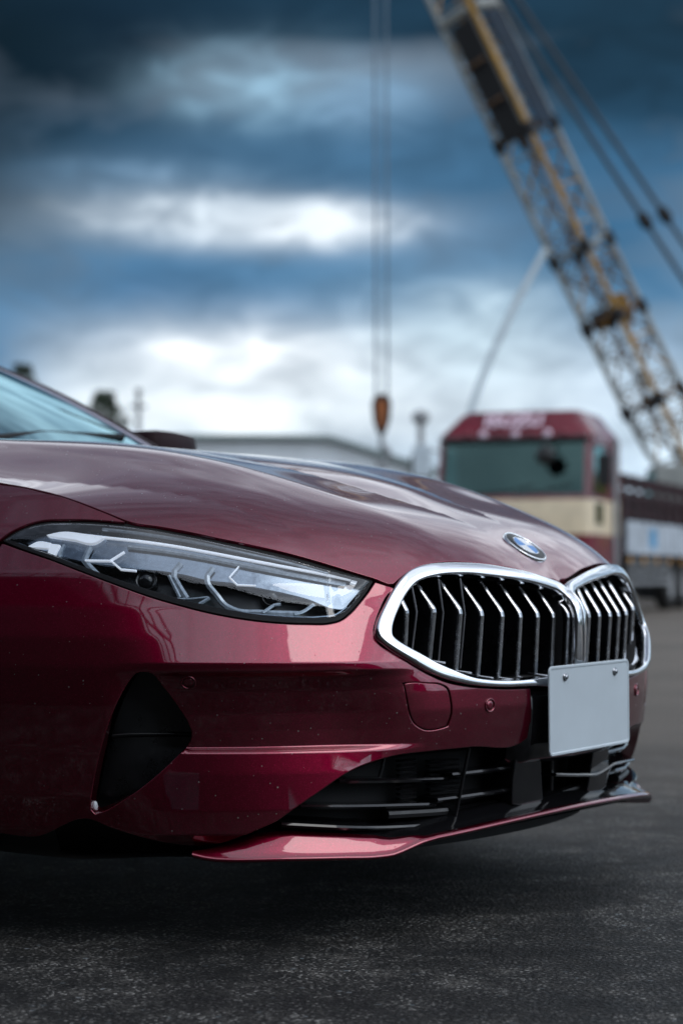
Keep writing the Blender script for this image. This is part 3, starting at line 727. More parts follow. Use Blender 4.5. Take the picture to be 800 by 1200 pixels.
# ---------------------------------------------------------------- bonnet: a height field through the edges and the measured ridge
def on_u(x, y, fu):
    ray = DV * FPX + RV * (x - 400); ts = np.linspace(.0008, .0032, 24000)
    U = CAMP[0] + ray[0] * ts; Y = CAMP[1] + ray[1] * ts; g = U - fu(Y)
    i = np.where(g[:-1] * g[1:] <= 0)[0][0]
    return np.array([U[i], Y[i], CH - (y - HOR) * ts[i]])
hood_front_px = [(658, 683.5), (652, 680), (640, 675.5), (620, 669), (600, 664.5), (580, 661.5), (560, 659), (540, 657.5), (520, 657.5), (500, 659.5), (486, 663), (474, 669), (465, 679), (460, 686.5), (437, 676), (410, 668), (385, 660.5), (340, 648), (300, 638.5), (260, 630), (220, 622), (185, 615.5), (155, 611.5)]
shut_px = [(150, 610), (130, 602), (110, 594), (92, 587), (75, 581), (50, 575), (30, 570), (0, 566)]
hf = [liftA(x, y) for x, y in hood_front_px]; sh = [liftA(x, y) for x, y in shut_px]
f3 = np.array([chartA(s, z) for s, z in hf]); f3[0, 0] = 0.0
s3 = np.array([chartA(s, z) for s, z in sh])
ridge = np.array([on_u(x, y, lambda Y: -(.235 + .28 * Y)) for x, y in [(425, 603), (400, 588), (350, 568), (300, 552.5), (225, 536), (150, 523), (60, 518), (0, 516)]])
rear_fl = np.array([(-.868, .9, .832), (-.855, 1.15, .868), (-.83, 1.4, .905), (-.80, 1.6, .93)])
centre = np.array([(0, .076, .664), (0, .119, .690), (0, .161, .713), (0, .22, .743), (0, .30, .7795), (0, .40, .8165), (0, .55, .8545), (0, .75, .8875), (0, 1.0, .911), (0, 1.3, .931), (0, 1.5, .945)])
mids = np.array([(-.15, .13, .690), (-.17, .35, .810), (-.2, .6, .868), (-.25, .9, .904), (-.3, 1.25, .929), (-.66, .62, .832), (-.70, .9, .876), (-.72, 1.2, .905), (-.6, 1.5, .94)])
ctl = np.vstack([f3[::1], s3, ridge, rear_fl, centre, mids])
WR, WC = .03, .03
def fair_field(pts, wts, h=.025):
    """least-wrinkled height field through weighted points, symmetric about u = 0"""
    xs = np.arange(-1.0, 1e-9, h); ys = np.arange(-.1, 1.9, h); nx, ny = len(xs), len(ys); n = nx * ny
    A = np.zeros((n, n)); rhs = np.zeros(n)
    def fold(i): return i if i < nx else 2 * (nx - 1) - i
    idx = np.arange(n).reshape(nx, ny)
    def add(st, co, w):
        for p, c1 in zip(st, co):
            for q, c2 in zip(st, co): np.add.at(A, (p.ravel(), q.ravel()), w * c1 * c2)
    ext = np.vstack([idx, idx[::-1][1:4]])           # mirrored columns past the centre line
    for co, w in (((-1, 3, -3, 1), 1.0), ((1, -2, 1), 2e-4)):
        k = len(co)
        add([ext[i:i + nx + 3 - k + 1] for i in range(k)], co, w); add([idx[:, i:ny - k + 1 + i] for i in range(k)], co, w)
    # mixed term
    m = [ext[0:nx, :-1], ext[1:nx + 1, :-1], ext[0:nx, 1:], ext[1:nx + 1, 1:]]
    e = [ext[i:i + nx, j:ny - 2 + j] for i in (0, 1) for j in (0, 1, 2)]
    add(e, (1, -2, 1, -1, 2, -1), 1.0)
    e = [ext[i:i + nx, j:ny - 1 + j] for i in (0, 1, 2) for j in (0, 1)]
    add(e, (1, -1, -2, 2, 1, -1), 1.0)
    for (u, y, z), w in zip(pts, wts):
        a = (-abs(u) + 1.0) / h; b_ = (y + .1) / h; i = min(int(a), nx - 2); j = min(int(b_), ny - 2); a -= i; b_ -= j
        ii = [idx[i, j], idx[i + 1, j], idx[i, j + 1], idx[i + 1, j + 1]]; cc = [(1 - a) * (1 - b_), a * (1 - b_), (1 - a) * b_, a * b_]
        for p, c1 in zip(ii, cc):
            rhs[p] += w * c1 * z
            for q, c2 in zip(ii, cc): A[p, q] += w * c1 * c2
    A[np.arange(n), np.arange(n)] += 1e-10
    Z = np.linalg.solve(A, rhs).reshape(nx, ny)
    Z = np.vstack([Z, Z[::-1][1:]]); x0, y0 = xs[0], ys[0]; mx = Z.shape[0]
    def g(u, y):
        a = np.clip((np.asarray(u, float) - x0) / h, 1, mx - 2.001); b = np.clip((np.asarray(y, float) - y0) / h, 1, ny - 2.001)
        i = a.astype(int); j = b.astype(int); ta = a - i; tb = b - j
        # quadratic-continuous B-spline weights keep the reflections smooth
        W = lambda t: [(1 - t) ** 3 / 6, (3 * t ** 3 - 6 * t * t + 4) / 6, (-3 * t ** 3 + 3 * t * t + 3 * t + 1) / 6, t ** 3 / 6]
        wa, wb = W(ta), W(tb); r = 0
        for p in range(4):
            for q in range(4): r = r + wa[p] * wb[q] * Z[np.clip(i + p - 1, 0, mx - 1), np.clip(j + q - 1, 0, ny - 1)]
        return r
    return g
wts = [.8] * (len(f3) + len(s3)) + [WR] * len(ridge) + [1.0] * len(rear_fl) + [.3, .3, .3, .05] + [WC] * (len(centre) - 4) + [.002] * len(mids)
def ridge_u(y): return .235 + .28 * y
def kink(u, y):
    """bonnet crease from the kidney corner to the windscreen pillar: a change of slope, sharper towards the rear"""
    u = np.asarray(u, float); y = np.asarray(y, float)
    k = np.clip((y - .11) / .28, 0, 1); k = k * k * (3 - 2 * k)
    t = np.abs(u) - ridge_u(y); e = .016
    return k * (-.105 * (np.sqrt(t * t + e * e) - e) + .105 * np.clip(np.abs(t) - .22, 0, None))
hz_s = fair_field(np.column_stack([ctl[:, 0], ctl[:, 1], ctl[:, 2] - kink(ctl[:, 0], ctl[:, 1])]), wts)
def hood_z(u, y): return hz_s(u, y) + kink(u, y)
def hood_hit(x, y):
    ray = DV * FPX + RV * (x - 400); ts = np.linspace(.0009, .0021, 6000)
    U = CAMP[0] + ray[0] * ts; Y = CAMP[1] + ray[1] * ts; g = hood_z(U, Y) - (CH - (y - HOR) * ts); k = np.where((g[:-1] < 0) & (g[1:] >= 0))[0]
    return None if len(k) == 0 else (U[k[0]], Y[k[0]])
_st = [hood_hit(x, y) for x, y in ((10, 520), (100, 531), (190, 547), (280, 566), (365, 589))]
_st = np.array([p for p in _st if p]); F2 = np.polyfit(_st[:, 1], -_st[:, 0], 1)
_hood0 = hood_z
def hood_z(u, y):
    """soft hollow below the crease, which draws a streak of sky along the flank"""
    u = np.asarray(u, float); y = np.asarray(y, float)
    k = np.clip((y - .16) / .16, 0, 1); t = np.abs(u) - (F2[0] * y + F2[1]); e = .008
    return _hood0(u, y) + k * .028 * (np.sqrt(t * t + e * e) - np.sqrt((np.abs(t) + .0) ** 2 + .05 ** 2))
def chartB(u, y): return np.stack([np.asarray(u, float), np.asarray(y, float), hood_z(u, y)], -1)
hood_out = [tuple(p[:2]) for p in f3] + [tuple(p[:2]) for p in s3] + [(-.868, .9), (-.855, 1.15), (-.835, 1.36), (-.78, 1.44), (-.5, 1.49), (-.25, 1.51), (0, 1.515)]
hood_out[0] = (0.0, hood_out[0][1])
ho = crom(hood_out, .008)
ho = ho[ho[:, 0] <= 1e-6]; ho[:, 0] = np.minimum(ho[:, 0], 0)
hood = panel_data(chartB, ho, [], (.012, .010), .022, .0015, 1.0, raw=True)
emit('bonnet', join_data(hood, mirror_data(hood)), 'car_paint', car)

# emblem on the bonnet
y0 = .119; nrm = Vector(surf_normals(chartB, np.array([0.0]), np.array([y0]), 1.0)[0])
q = Matrix(((1, 0, 0), (0, nrm.z, nrm.y), (0, -nrm.y, nrm.z))).to_4x4()
q = Matrix.Identity(4); yv = nrm.cross(Vector((1, 0, 0))); q.col[0][:3] = (1, 0, 0); q.col[1][:3] = yv; q.col[2][:3] = nrm; q.col[3][:3] = Vector((0, y0, float(hood_z(0.0, y0)))) + nrm * .0005
er = MB().lathe([(.0475, -.006), (.0475, .0022), (.0455, .0040), (.0438, .0036), (.0430, .0026)], 56)
emb = er.build('emblem', 'chrome', car); emb.data.transform(q)
kr = MB().lathe([(.0432, .0022), (.036, .0036), (.029, .0042), (.0272, .0042), (.0265, .003)], 56); o = kr.build('emblem_ring', 'emblem_black', emb); o.data.transform(q)
kr = MB().lathe([(.0288, .0030), (.0288, .0048), (.0270, .0048), (.0268, .0032)], 56); o = kr.build('emblem_rim', 'chrome', emb); o.data.transform(q)
for k in range(4):
    v = [(0, 0, .0052)]; f = []
    for i in range(13):
        a = math.pi / 2 * (k + i / 12); v.append((.0268 * math.cos(a), .0268 * math.sin(a), .0042))
    f = [(0, i, i + 1) for i in range(1, 13)]
    o = mesh_obj('emblem_quarter', v, f, 'emblem_blue' if k in (1, 3) else 'emblem_white', emb); o.data.transform(q)

# ---------------------------------------------------------------- fenders, doors, rear quarter
fen_line = LA([(0, 568.5), (30, 573), (50, 578), (75, 584), (92, 590), (110, 597), (130, 605), (146, 612)])
fen_hl = LA([(146, 611.3), (110, 608.5), (75, 608), (48, 609.5), (30, 614.5), (14, 622), (0, 632)])
fen = [(s_of_y(1.36), .893), (s_of_y(1.15), .862), (s_of_y(.9), .825)] + fen_line[:-1] + [fen_line[-1]] + fen_hl + [(s_of_y(.745), .61)] + \
      [(s_of_y(y), arch(y)) for y in (.78, .83, .91, 1.0, 1.06, 1.12, 1.2, 1.28, 1.35, 1.40)] + [(s_of_y(1.432), .345), (s_of_y(1.435), .20), (s_of_y(1.55), .19), (s_of_y(1.545), .60), (s_of_y(1.50), .82), (s_of_y(1.45), .90)]
fd = panel_data(chartA, fen, [], (.016, .010), .025, .002, REF_A)
emit('fender', fd, 'car_paint', car); emit('fender', mirror_data(fd), 'car_paint', car)
ARY = 4.02
def arch2(y): return ARCH_Z + math.sqrt(max(0, ARCH_R ** 2 - (y - ARY) ** 2))
d1 = [(s_of_y(1.556), .19), (s_of_y(2.62), .19), (s_of_y(2.64), .92), (s_of_y(1.52), .90), (s_of_y(1.555), .60)]
d2 = [(s_of_y(2.63), .19), (s_of_y(3.55), .19), (s_of_y(3.60), .60), (s_of_y(3.72), .93), (s_of_y(2.65), .92)]
S1 = S_GRID[-1]
qt = [(s_of_y(3.56), .19)] + [(s_of_y(3.645), .20), (s_of_y(3.649), .345)] + [(s_of_y(y), arch2(y)) for y in (3.68, 3.75, 3.85, 3.95, 4.02, 4.1, 4.2, 4.3, 4.36)] + [(s_of_y(4.392), .345), (s_of_y(4.40), .22), (S1 - .7, .22), (S1 - .001, .24), (S1 - .001, .92), (S1 - .7, .94), (s_of_y(4.3), .96), (s_of_y(3.73), .94), (s_of_y(3.61), .60)]
for nm, oo in (('front_door', d1), ('rear_door', d2), ('rear_quarter', qt)):
    dd = panel_data(chartA, oo, [], (.05, .03), .02, .002, REF_A, estep=.03)
    for k in (0, 1):
        o = emit(nm, dd if k == 0 else mirror_data(dd), 'car_paint', car)
        if 'door' in nm:
            yy = 2.45 if nm == 'front_door' else 3.5; sx = -1 if k == 0 else 1
            MB().box(min(sx * .955, sx * .985), yy - .1, .765, max(sx * .955, sx * .985), yy + .1, .795, .01).build('handle', 'car_paint', o)
# wheel housings (dark) and wheels
for ay in (ARCH_Y, ARY):
    for sx in (-1, 1):
        n = 20; v = []; f = []
        for i in range(n + 1):
            a = math.pi * (i / n) * 1.16 - .25
            for xx in (.97, .60):
                v.append((sx * xx * (1 if xx < .9 else .965), ay + (ARCH_R + .02) * math.cos(a), ARCH_Z + (ARCH_R + .02) * math.sin(a)))
        f = [(2 * i, 2 * i + 1, 2 * i + 3, 2 * i + 2) for i in range(n)] + [tuple(range(1, 2 * n + 2, 2))]
        mesh_obj('wheel_liner', v, f, 'matt_black', car)
wheels = []
def wheel():
    wl = bpy.data.objects.new('wheel', None); COL.objects.link(wl); wl.parent = car
    MB().lathe([(.235, -.10), (.29, -.118), (.325, -.11), (.342, -.085), (.345, 0), (.342, .085), (.325, .11), (.29, .118), (.235, .10)], 48, 'x').build('tyre', 'rubber', wl)
    MB().lathe([(.240, -.10), (.246, -.108), (.238, -.112), (.225, -.09), (.215, .09), (.238, .112), (.24, .10)], 48, 'x').build('rim', 'satin_chrome', wl)
    MB().lathe([(.17, -.02), (.17, .02), (.06, .02)], 36, 'x').build('brake_disc', 'grey_steel', wl)
    m = MB()
    for k in range(10):
        a = 2 * math.pi * k / 10; c, s = math.cos(a), math.sin(a); pts = []
        for rr, x in ((.03, -.085), (.12, -.088), (.222, -.10)): pts.append((x, rr * c, rr * s))
        m.tube(pts, [.016, .012, .010], 6)
    m.lathe([(.001, -.10), (.045, -.098), (.05, -.08), (.05, -.04)], 24, 'x')
    m.build('spokes', 'satin_chrome', wl)
    return wl
w0 = wheel(); w0.location = (-.855, ARCH_Y, .345)
for x, y, rz in ((.855, ARCH_Y, math.pi), (-.855, ARY, 0), (.855, ARY, math.pi)):
    c = w0.copy(); COL.objects.link(c); c.location = (x, y, .345); c.rotation_euler = (0, 0, rz)
    for ch in list(w0.children):
        d = ch.copy(); COL.objects.link(d); d.parent = c
# ---------------------------------------------------------------- windscreen, pillars, roof
def cowl(t): return Vector((.745 * t, 1.52 + .12 * t * t, .945 + .025 * abs(t) ** 2))
def head(t): return Vector((.575 * t, 2.17 + .10 * t * t, 1.322 - .055 * t * t))
def roofz(y): return 1.322 + .075 * math.sin(min(1, max(0, (y - 2.17) / 1.5)) * math.pi * .62) - max(0, y - 3.2) ** 2 * .13
rows = []
for v in np.linspace(0, 1, 14):
    row = []
    for t in np.linspace(-.97, .97, 25):
        p = cowl(t).lerp(head(t), v); p += Vector((0, -.012, .016)) * (math.sin(math.pi * v)); row.append(p)
    rows.append(row)
MB().loft(rows).build('windscreen', 'screen_glass', car)
for sg in (-1, 1):
    a = []; 
    for v in np.linspace(0, 1, 14):
        p = cowl(sg).lerp(head(sg), v) + Vector((0, -.012, .016)) * (math.sin(math.pi * v)); o = Vector((sg, .25, .25)).normalized(); n_ = Vector((-sg * .35, -.5, .8)).normalized()
        a.append([p - o * .03 - n_ * .012, p - o * .026 + n_ * .004, p - o * .008 + n_ * .010, p + o * .022 + n_ * .004, p + o * .034 - n_ * .012, p + o * .03 - n_ * .045, p - o * .02 - n_ * .045])
    MB().loft(a, True).build('windscreen_pillar', 'pillar_maroon', car)
    MB().tube([r[1] + Vector((-sg * .004, -.003, .002)) for r in a], .007, 6).build('pillar_glint', 'glint_pale', car)  # added tube paints in the pale reflection along the windscreen edge
rows = []
for y in np.linspace(2.19, 4.35, 24):
    hw = .575 - .02 * ((y - 2.9) / 1.2) ** 2 * (1 if y > 2.9 else .3) ; rows.append([(hw * t, y + .09 * t * t, roofz(y) - .055 * t * t) for t in np.linspace(-1, 1, 17)])
MB().loft(rows).build('roof', 'car_paint', car)
for sg in (-1, 1):
    rows = []
    for y in np.linspace(1.72, 4.40, 30):
        if y < 2.28: k = (y - 1.64) / .63; top_ = cowl(sg).lerp(head(sg), min(1, max(0, k)))
        else: top_ = Vector((sg * .57, y, roofz(max(2.19, y - .09)) - .055))
        bot_ = Vector((sg * (.855 - .02 * abs(y - 2.9)), y, .925)); rows.append([bot_, bot_.lerp(top_, .5) + Vector((sg * .025, 0, 0)), top_])
    MB().loft(rows).build('side_window', 'screen_glass', car)
rows = [[(x, 4.35 + .09 * (x / .55) ** 2, roofz(4.35) - .055 * (x / .55) ** 2) for x in np.linspace(-.55, .55, 9)], [(x * 1.3, 4.93, .96) for x in np.linspace(-.55, .55, 9)]]
MB().loft(rows).build('rear_deck', 'car_paint', car)
MB().box(-.70, 1.72, .55, .70, 4.2, .86).build('cabin', 'cabin_dark', car)
MB().box(-.70, 1.60, .84, .70, 1.95, .93, .02).build('dashboard', 'cabin_dark', car)
for x in (-.38, .38):
    st = MB().box(x - .25, 2.75, .75, x + .25, 2.95, 1.10, .04).build('seat', 'satin_black', car); MB().box(x - .13, 2.83, 1.13, x + .13, 2.93, 1.27, .03).build('headrest', 'satin_black', st)
for sg in (-1, 1):
    mm = bmesh.new(); bmesh.ops.create_cube(mm, size=1); bmesh.ops.subdivide_edges(mm, edges=mm.edges[:], cuts=4, use_grid_fill=True)
    for q_ in mm.verts:
        d_ = q_.co.copy(); k = d_.normalized() * .5; q_.co = d_.lerp(k, .55); q_.co.x *= .26; q_.co.y *= .17 * (1 - .2 * (q_.co.x / .13) * 1); q_.co.z *= .125
        q_.co += Vector((sg * .94, 1.80, .978))
    hv = [v_.co.copy() for v_ in mm.verts]; hf_ = [[v_.index for v_ in f_.verts] for f_ in mm.faces]; mm.free()
    mir = MB().add(hv, hf_, True).build('door_mirror', 'pillar_maroon', car)
    MB().box(sg * .94 - .10, 1.868, .945, sg * .94 + .10, 1.876, 1.045, .003).build('mirror_glass', 'chrome', mir)
    MB().tube([(sg * .80, 1.80, .93), (sg * .86, 1.80, .955), (sg * .93, 1.80, .965)], [.035, .026, .024], 8).build('mirror_stalk', 'gloss_black', mir)
for px in (-.3, .25):
    MB().tube([(px - .25, 1.53, .957), (px, 1.60, .985), (px + .38, 1.66, 1.0)], .008, 6).build('wiper', 'matt_black', car)

# ---------------------------------------------------------------- headlights
def plateA(px, extra, thick=.006, r=.001, step=(.008, .008), es=.005):
    return panel_data(A_at(extra), LA(px, extra), [], step, thick, r, REF_A, estep=es)
def tubeA(px, extra, rad, n=8):
    d = crom(LA(px, extra), .006, False, 35); return MB().tube([chartA(s, z, extra) for s, z in d], rad, n)
def ribbonA(px, extra, wid, thick=.004, corner=35):
    """flat light guide: a strip of width wid (m) along a path, in the surface"""
    d = crom(LA(px, extra), .006, False, corner); P = np.array([chartA(s, z, extra) for s, z in d]); Nn = surf_normals(chartA, d[:, 0], d[:, 1], REF_A)
    t = np.gradient(P, axis=0); t /= np.linalg.norm(t, axis=1)[:, None]; c = np.cross(Nn, t)
    rows = [[P[i] + c[i] * wid * .5 - Nn[i] * thick, P[i] + c[i] * wid * .5, P[i] + Nn[i] * wid * .12, P[i] - c[i] * wid * .5, P[i] - c[i] * wid * .5 - Nn[i] * thick] for i in range(len(P))]
    return MB().loft(rows, True, False)
def both(build, name, mat, parents):
    o = build.build(name, mat, parents[0])
    me = o.data.copy(); me.transform(Matrix.Diagonal((-1, 1, 1, 1))); me.flip_normals(); link_mesh(name, me, None, parents[1])
def both_d(d, name, mat, parents):
    emit(name, d, mat, parents[0]); emit(name, mirror_data(d), mat, parents[1])
HP = []
seal = panel_data(A_at(-.007), LA(HL, -.007), [LA(HL_GLASS, -.007)], (.01, .01), .05, .001, REF_A, estep=.006)
for k in (0, 1): HP.append(emit('headlight', seal if k == 0 else mirror_data(seal), 'matt_black', car))
def shrink(px, k, cx=230, cy=668): return [(cx + (x - cx) * k, cy + (y - cy) * k) for x, y in px]
both_d(panel_data(A_at(-.062), LA(shrink(HL, 1.03), -.062), [], (.02, .02), 0, 0, REF_A), 'housing', 'duct_black', HP)
_g = np.array(LA(HL_GLASS)); _gu = _g[:13][np.argsort(_g[:13, 0])]; _gl = np.vstack([_g[12:], _g[:1]]); _gl = _gl[np.argsort(_gl[:, 0])]
def lens_surf(s, z):
    zu = np.interp(s, _gu[:, 0], _gu[:, 1]); zl = np.interp(s, _gl[:, 0], _gl[:, 1])
    t = np.clip((z - zl) / np.maximum(zu - zl, .004), -.2, 1.2); w_ = np.clip((zu - zl) / .06, 0, 1)
    return chartA(s, z, .0105 * w_ * np.sin(np.pi * np.clip(t, 0, 1) ** .8))
both_d(panel_data(lens_surf, LA(HL_GLASS), [], (.008, .006), .004, .0015, REF_A), 'lens_cover', 'lamp_glass', HP)
# silver bezel whose shape paints in the sky reflection across the upper lens
BZ = [(22, 629), (35, 622), (55, 618), (80, 617), (110, 618), (150, 621.5), (185, 626.5), (220, 633), (260, 641.5), (300, 650.5), (340, 660), (385, 672), (427, 683), (421, 692), (411, 704), (401, 713.5), (392, 713), (360, 701.5), (330, 694), (300, 688), (270, 682.5), (245, 680), (215, 673), (190, 669), (160, 666.5), (120, 661), (90, 656), (60, 647.5), (35, 638)]
both_d(plateA(BZ, -.030, .02, .003, (.01, .008)), 'bezel', 'reflector_silver', HP)
both_d(plateA([(55, 627), (72, 623.5), (100, 626), (122, 628.5), (113, 634.5), (85, 631.5)], -.020, .008, .001), 'light_block', 'light_guide', HP)
both(ribbonA([(122, 629.5), (160, 633.5), (200, 639), (240, 646), (290, 655.5), (340, 665), (380, 672.5), (411, 679)], -.016, .0042), 'light_strip', 'light_guide', HP)
both(ribbonA([(150, 641), (200, 647), (240, 654), (290, 663.5), (340, 673), (380, 680.5), (405, 685)], -.024, .008), 'lower_strip', 'dim_guide', HP)
both(ribbonA([(120, 619.5), (160, 624), (200, 630), (240, 637), (290, 648), (340, 659), (385, 671)], -.012, .0045), 'upper_strip', 'dim_guide', HP)
both_d(plateA([(413, 678.5), (419, 679.5), (416.5, 684.5), (411, 683)], -.016, .006, .0008), 'light_tip', 'light_guide', HP)
both_d(plateA([(33, 640.5), (44, 635), (60, 636.5), (57, 642)], -.020, .006, .0008), 'light_block', 'light_guide', HP)
both_d(plateA([(60, 637.5), (70, 638.5), (65, 648), (62, 655), (55, 655), (57, 646)], -.019, .006, .0008), 'light_block', 'light_guide', HP)
both(ribbonA([(75, 638), (71, 648), (70, 656), (80, 667.5), (98, 675)], -.026, .004), 'light_guide', 'dim_guide', HP)
both(ribbonA([(64, 655), (70, 663), (84, 671)], -.026, .0035), 'light_guide', 'dim_guide', HP)
both(ribbonA([(106, 641), (101, 651), (99, 657), (112, 671), (126, 684), (142, 692.5), (165, 699), (195, 704)], -.022, .0105), 'light_guide', 'dim_guide', HP)
both(ribbonA([(100, 656.5), (129, 657), (146, 646.5)], -.019, .0036, corner=20), 'hex_guide', 'light_guide', HP)
both(ribbonA([(131, 657.5), (142, 667), (160, 668.5)], -.019, .0032, corner=20), 'hex_guide', 'light_guide', HP)
both(ribbonA([(212, 660), (205, 668), (204, 676), (212, 690), (219, 701)], -.026, .010), 'light_guide', 'dim_guide', HP)
both(ribbonA([(198, 674), (206, 690), (211, 700)], -.026, .006), 'light_guide', 'dim_guide', HP)
both(ribbonA([(186, 700.5), (205, 706), (232, 709), (246, 700.5)], -.019, .006, corner=25), 'hex_guide', 'dim_guide', HP)
both(ribbonA([(196, 701), (225, 701.5), (244, 699.5)], -.022, .003), 'hex_guide', 'dim_guide', HP)
both(ribbonA([(250, 665), (243, 674), (243, 681), (254, 697), (264, 709), (275, 714.5), (308, 717.5), (350, 719)], -.020, .0095, corner=40), 'light_guide', 'dim_guide', HP)
both(ribbonA([(280, 663.5), (269, 676), (278, 685), (300, 686)], -.019, .0022, corner=20), 'hex_guide', 'light_guide', HP)
both(ribbonA([(308, 717.5), (321, 709), (329, 708)], -.017, .005, corner=20), 'hex_guide', 'dim_guide', HP)
both(ribbonA([(345, 719.5), (354, 717), (368, 708)], -.017, .0055, corner=20), 'hex_guide', 'dim_guide', HP)
both(ribbonA([(22, 636.5), (60, 651.5), (100, 667), (140, 681.5), (180, 694.5), (215, 704.5), (250, 712), (290, 718.5), (330, 722), (375, 722.5), (393, 720), (406, 711)], -.010, .0022), 'lower_trim', 'reflector_silver', HP)
# projector lenses deep in the lamp
for (x, y, rr) in ((172, 681, .017), (318, 700, .016)):
    s, z = liftA(x, y, -.045); c0 = chartA(s, z, -.045); n0_ = surf_normals(chartA, np.array([s]), np.array([z]), REF_A)[0]
    qq = Vector(n0_).to_track_quat('Z', 'Y').to_matrix().to_4x4(); qq.translation = Vector(c0)
    a = MB().lathe([(rr * 1.1, -.02), (rr * 1.1, .004), (rr, .004), (rr * .9, .0), (rr * .85, .004), (rr * .6, .009), (rr * .3, .0115), (.0001, .012)], 28)
    v_ = a.v; a.v = [tuple(qq @ Vector(p)) for p in a.v]
    both(a, 'projector', 'gloss_black', HP)

# ---------------------------------------------------------------- kidney grilles
def kidney_rows(sg):
    rows = []; FW = .010
    for (o, i) in zip(KO, KI):
        so, zo = liftA(*o, FW * .4); si, zi = liftA(*i, FW * .4)
        so = .0015 if so < .022 else so; si = max(si, .004)
        po = chartA(so, zo, FW * .4); pi_ = chartA(si, zi, FW * .4)
        if o[0] >= 658 and o[1] < 802:                 # the bar between the two kidneys stands on the centre line
            po = on_u(o[0], o[1], lambda Y: 0 * Y - .0015); pi_ = on_u(i[0], i[1], lambda Y: 0 * Y - .020)
        no = surf_normals(chartA, np.array([so]), np.array([zo]), REF_A)[0]; ni = surf_normals(chartA, np.array([si]), np.array([zi]), REF_A)[0]
        cen = np.array([-.27, 0, .58]); e = pi_ - po; el = np.linalg.norm(e); e = e / (el + 1e-9)
        rows.append([po - no * .02, po - no * .002, po + e * el * .02 + no * .004, po + e * el * .08 + no * .0078, po + e * el * .2 + no * .0088, po + e * el * .5 + no * .0092, po + e * el * .84 + ni * .0088, po + e * el * .94 + ni * .0075, pi_ + ni * .004, pi_ + e * .0005 - ni * .004, pi_ + e * .001 + np.array([0, .022, 0])])
    # a smooth closed loop through the measured pairs
    A = np.array(rows); n = len(A); out = []
    for i in range(n):
        p0, p1, p2, p3 = A[i - 1], A[i], A[(i + 1) % n], A[(i + 2) % n]
        for t in (0, .25, .5, .75):
            out.append(.5 * ((2 * p1) + (-p0 + p2) * t + (2 * p0 - 5 * p1 + 4 * p2 - p3) * t * t + (-p0 + 3 * p1 - 3 * p2 + p3) * t ** 3))
    out = np.array(out); out[:, :, 0] = np.minimum(out[:, :, 0], -.0012)
    out = out * [sg, 1, 1]
    return [list(r) for r in out] + [list(out[0])]
depths = []
